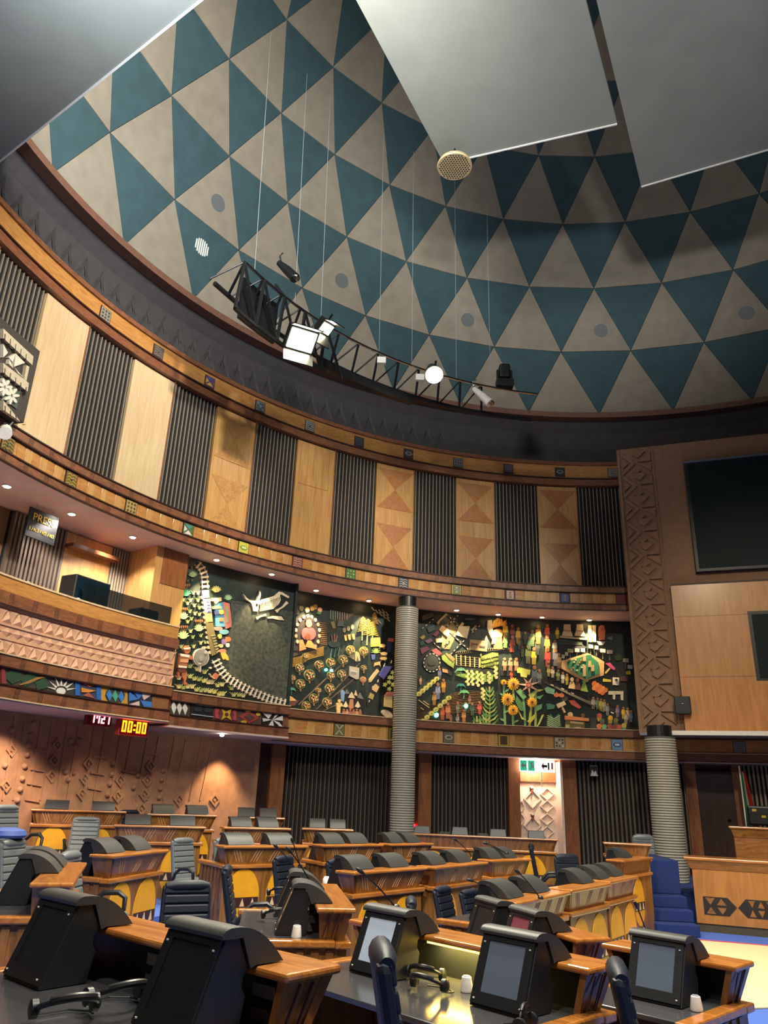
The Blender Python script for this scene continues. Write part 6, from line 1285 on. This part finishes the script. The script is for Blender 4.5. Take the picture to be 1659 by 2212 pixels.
# sockets on the dark back panels of the nearest desk, glowing strip on the next
def local(key, x, y, z): o, L, h, loc, rz = DESKS[key]; return Vector((loc.x + x * math.cos(rz) - y * math.sin(rz), loc.y + x * math.sin(rz) + y * math.cos(rz), loc.z + z))
for key, xs in (('H2', [-.5 * DESKS['H2'][1] + .28, xl_of('H2', 290, 2020)]),):
    o, L, h, loc, rz = DESKS[key]
    for x in xs:
        for z in (h - .12, h - .21): MB().box(x - .07, x + .07, .108, .118, z - .026, z + .026).build('socket_plate', GREYP, o, bevel=.02)
o, L, h, loc, rz = DESKS['H4']; xa, xb = sorted((xl_of('H4', 905, 2020), xl_of('H4', 1050, 2045)))
MB().box(xa, xb, .20, .215, h - .05, h - .036).build('led_strip', EM_STRIP, o)
MB().box(xa + .05, xb - .35, .112, .118, h - .25, h - .06).build('brass_plate', plain('brass_plate', (170, 140, 60), .4, .3), o)
la = lamp('led_strip_light', 'AREA', local('H4', (xa + xb) / 2, .19, h - .055), 5, (1.0, .74, .2), xb - xa, local('H4', (xa + xb) / 2, .16, h - .3), sy=.03); 
# ================================================================ CHAIRS
def make_chair():
    o = thing('office_chair', 'x', 'chair')
    def sheet_pts(z): return -.02 + .16 * (z - .48) / .62                  # recline
    m_ = MB(); n = 7
    bk = MB()
    Z0_, Z1_ = .50, 1.08
    core = MB().hexa([(-.24, .235, Z0_), (.24, .235, Z0_), (.24, .305, Z0_), (-.24, .305, Z0_), (-.225, .365, Z1_), (.225, .365, Z1_), (.225, .435, Z1_), (-.225, .435, Z1_)]).build('backrest', LEATH, o, bevel=.035)
    for i in range(n):
        f0 = i / n + .012; f1 = (i + 1) / n - .004; y0 = .235 + .13 * f0; y1 = .235 + .13 * f1; z0 = Z0_ + .58 * f0; z1 = Z0_ + .58 * f1
        MB().hexa([(-.21, y0 - .014, z0), (.21, y0 - .014, z0), (.21, y0 + .02, z0), (-.21, y0 + .02, z0), (-.20, y1 - .014, z1), (.20, y1 - .014, z1), (.20, y1 + .02, z1), (-.20, y1 + .02, z1)]).build('rib_cushion', LEATH, core, bevel=.013)
    MB().tube([(-.2, .38, 1.06), (-.12, .382, 1.065), (.12, .382, 1.065), (.2, .38, 1.06)], [.035, .055, .055, .035], 12).build('head_roll', LEATH, o, smooth=True)
    MB().box(-.25, .25, -.25, .27, .42, .52).build('seat', LEATH, o, bevel=.04)
    for s_ in (-1, 1): MB().tube([(s_ * .26, .24, .50), (s_ * .29, .18, .60), (s_ * .30, .08, .68), (s_ * .30, -.08, .69), (s_ * .29, -.16, .64), (s_ * .27, -.17, .46)], [.02, .024, .028, .03, .026, .02], 8).build('armrest', BLK, o, smooth=True)
    MB().lathe([(.03, .10), (.03, .42)], (0, 0, 0), 12).build('gas_column', BLKM, o, smooth=True); MB().box(-.14, .14, -.14, .14, .40, .43).build('mechanism', BLKM, o)
    for k in range(5):
        an = 2 * math.pi * k / 5; lg = MB().tube([(0, 0, .11), (.16 * math.cos(an), .16 * math.sin(an), .095), (.29 * math.cos(an), .29 * math.sin(an), .07)], [.03, .024, .018], 6).build('base_leg', BLKM, o)
        MB().lathe([(.0, 0.0), (.028, .01), (.028, .05), (.01, .06)], (.29 * math.cos(an), .29 * math.sin(an), 0), 8).build('caster', BLK, lg)
    return o
CPROTO = make_chair(); cu_ = [False]
def chair(px, py, zt, zf, label, grey=False, rz=None, at=None):
    p = on_z(px, py, zt); c = CPROTO if not cu_[0] else copy_tree(CPROTO); cu_[0] = True
    a = rz if rz is not None else math.atan2(CX - p.x, -(CY - p.y))     # chair front (-y) toward the centre
    s_ = (zt - zf) / 1.09
    bo = Vector((-math.sin(a) * .4, math.cos(a) * .4, 0)); c.location = Vector((p.x, p.y, zf)) - bo; c.rotation_euler = (0, 0, a); c.scale = (1, 1, s_)
    if at: c.location = (at[0], at[1], zf)
    tag(c, label, 'chair', 'swivel chairs between the desks')
    if grey:  # swaps in the lit copy of the leather
        def rec(o):
            for ch in o.children:
                if ch.data and ch.data.materials and ch.data.materials[0] is LEATH:
                    ch.data = ch.data.copy(); ch.data.materials[0] = LEATH_LIT
                rec(ch)
        rec(c)
    return c
chair(725, 1859, 1.24, .24, 'blue-grey chair between the third row and the middle desk')
chair(952, 1918, 1.09, .14, 'dark blue ribbed chair with armrest, left of a pair')
chair(1012, 1924, 1.01, .14, 'dark blue ribbed chair, right of a pair, before the oval')
chair(1145, 1826, 1.32, .0, 'black high-back chair seen from the side by the officials bench', rz=math.radians(80))
chair(1222, 1849, 1.30, .0, 'dark ribbed chair right of the black high-back chair')
chair(884, 1944, 1.19, .14, 'chair top showing above the pale screen console')
chair(405, 1907, 1.28, .24, 'dark blue-grey chair turned to the camera, left foreground group', rz=math.radians(25))
chair(487, 1874, 1.30, .24, 'narrow dark chair seen from the side, before the fluted desk end', rz=math.radians(95))
chair(818, 2050, 1.49, .24, 'dark blue chair at the bottom, in front of the glowing desk', rz=math.radians(94))
chair(1326, 2088, 1.315, .14, 'dark blue chair edge at bottom right between two desks', rz=math.radians(78))
chair(190, 1777, 1.58, .70, 'lit grey ribbed chair before the leftmost rear desk', True, rz=math.radians(20), at=(-4.75, 13.6))
chair(393, 1813, 1.385, .40, 'brightly lit ribbed chair with black arms, left of the fluted desk end', True)
chair(484, 1813, 1.382, .40, 'brightly lit chair half hidden beside the fluted desk', True)
chair(26, 1816, 1.455, .40, 'big brightly lit chair at the left edge', True)
chair(134, 1846, 1.43, .40, 'lit grey chair back behind the left edge consoles', True, at=(-2.76, 8.63))
chair(14, 1742, 1.75, .70, 'lit grey chair at the left edge before the carved wall', True)
chair(278, 1752, 1.665, .70, 'blue-grey chair top at the right end of the longest rear desk')
chair(610, 1852, 1.3, .24, 'dark chair behind the two tall microphones')
chair(1388, 1806, 1.51, .0, 'dark grey chair head above the small side desk', True)
bl_ = on_z(14, 1812, 1.47); cs_ = MB().lathe([(.2, 0), (.22, .03), (.2, .08), (.1, .11)], (bl_.x, bl_.y, 1.485), 20).build('blue_cushion', paint((70, 100, 180)), None, smooth=True); tag(cs_, 'round blue cushion on the big brightly lit chair', 'cushion')
# ================================================================ MICROPHONES
def mic(bx_, by_, zb, hx, hy, label, curl=.08):
    B_ = on_z(bx_, by_, zb); H_ = on_depth(hx, hy, B_); o = thing('gooseneck_microphone', label, 'microphone', B_)
    v = H_ - B_; m1 = v * .55 + Vector((0, 0, curl * v.length)); MB().lathe([(.03, 0), (.026, .02), (.012, .03)], (0, 0, 0), 12).build('base', BLK, o, smooth=True)
    pts = [Vector((0, 0, 0))]
    for i in range(1, 9):
        f = i / 8; pts.append(m1 * (2 * f * (1 - f)) + v * f * f)
    MB().tube(pts, .0065, 6).build('stem', BLKM, o, smooth=True); d = (pts[-1] - pts[-2]).normalized()
    MB().tube([v - d * .03, v, v + d * .03, v + d * .05], [.009, .017, .017, .006], 10).build('head', BLK, o, smooth=True)
for a in [(640, 1880, 1.27, 597, 1829, 'microphone bending left before the ovals of the fluted desk'), (684, 1930, 1.275, 626, 1838, 'taller microphone beside the pinkish screen'), (648, 1872, 1.27, 632, 1818, 'microphone stem rising behind the third row desk'), (856, 1962, 1.28, 780, 1883, 'long curved microphone above the pale screen'), (1124, 2012, .95, 1058, 1919, 'long microphone above the large grey-blue screen'), (1168, 1942, 1.19, 1120, 1885, 'thin microphone over the first slanted desk'), (1395, 2010, 1.0, 1375, 1957, 'microphone standing by the blue steps'), (1052, 1920, 1.19, 1018, 1902, 'small microphone right of the dark blue chair pair'), (1095, 1845, 1.42, 1050, 1822, 'thin microphone before the second oval of the officials bench'), (1020, 1850, 1.27, 985, 1815, 'thin microphone before the first oval of the officials bench')]: mic(*a)
# ================================================================ SMALL THINGS ON THE DESKS
def headphones(p, rz, label, flat_=True, s_=1.0):
    o = thing('headphones', label, 'headphones', p, rz); pts = []
    for i in range(13):
        a = math.pi * i / 12; x, z = .085 * math.cos(a), .09 * math.sin(a)
        pts.append((x * s_, -z * s_ if flat_ else 0, (.03 * s_ + .012 + .05 * math.sin(a)) if flat_ else z * s_ + .042))
    MB().tube(pts, .008 * s_, 8).build('headband', BLK, o, smooth=True); MB().tube([(x, y, z + .006) for x, y, z in pts[3:10]], .011 * s_, 8).build('band_pad', BLKM, o, smooth=True)
    for k in (0, -1):
        x, y, z = pts[k]; MB().lathe([(.02, -.02), (.036, -.015), (.036, .01), (.02, .02)], (0, 0, 0), 14).build('ear_cup', BLK, o, smooth=True, loc=(x, y + (.01 if flat_ else 0), z if flat_ else z)).rotation_euler = (0, math.pi / 2, 0)
    MB().tube([(pts[0][0], pts[0][1] + .02, .012), (.12, .08, .008), (.05, .14, .008), (-.08, .12, .008)], .004, 6).build('cable', BLKM, o, smooth=True)
    return o
def on_desk(key, px, py, lift=.002): o, L, h, loc, rz = DESKS[key]; p = on_z(px, py, loc.z + h - .235 + lift); return p
def lz(key, x, y, lift=.003): o, L, h, loc, rz = DESKS[key]; return local(key, x, y, h - .235 + lift)
xh = xl_of('H2', 352, 2037)
headphones(lz('H2', xh + .04, .44), .8, 'black headphones on the nearest desk, farther pair', s_=1.4); headphones(lz('H2', xh - .02, .70), .6, 'black headphones on the nearest desk, nearer pair', s_=1.4)
xh = xl_of('H4', 985, 2030)
headphones(lz('H4', xh + .11, .36), -.4, 'black headphones under the glowing strip, left pair', s_=1.2); headphones(lz('H4', xh - .08, .54), -.6, 'black headphones under the glowing strip, right pair', s_=1.2)
headphones(lz('H4', xl_of('H4', 1252, 2088), .74), 1.0, 'upright black headphones beside the large grey-blue screen', False, .85)
headphones(on_desk('H3', 597, 1990, .002), .3, 'black headphones beside the pinkish screen', s_=1.4); headphones(on_desk('H3', 600, 1938, .002), .3, 'small dark headphones on the rounded dark desk', s_=1.2)
WP = plain('white_plastic', (232, 226, 214), .35)
def beaker(key, px, py, label, s_=1.0):
    p = on_desk(key, px, py) if py else lz(key, px[0], px[1]); o = thing('white_holder', label, 'cup', p); MB().lathe([(.036 * s_, 0), (.038 * s_, .01), (.028 * s_, .075 * s_), (.024 * s_, .078 * s_)], (0, 0, 0), 20).build('shell', WP, o, smooth=True); MB().lathe([(.022 * s_, .0), (.02 * s_, .004)], (0, 0, .078 * s_), 16).build('rim', GREYP, o)
beaker('H6', (xl_of('H6', 1535, 2078), .50), None, 'white tapered cup on the lower right desk'); beaker('H4', 1008, 2142, 'white tapered cup left of the large grey-blue screen'); beaker('H4', 846, 2086, 'white cup right of the pale screen'); beaker('H3', 640, 2025, 'white tapered cup below the pinkish screen', 1.1)
for i, (x, y, z, lab) in enumerate([(705, 1908, 1.02, 'white mouse on the desk beside the blue-grey chair'), (832, 1838, 1.15, 'small white cup at the column foot desk')]):
    p = on_z(x, y, z); o = MB().lathe([(.05, 0), (.05, .05), (.03, .08)], p, 14).build('white_cup', WP, None, smooth=True); tag(o, lab, 'cup')
rl = on_z(895, 1786, 1.43); o = thing('red_indicator', 'small glowing red lamp at the foot of the column', 'light', rl); MB().lathe([(.03, 0), (.035, .03), (.01, .07)], (0, 0, 0), 12).build('dome', EM_RED, o, smooth=True); MB().box(-.04, .04, -.04, .04, -.04, 0).build('base', BLK, o)
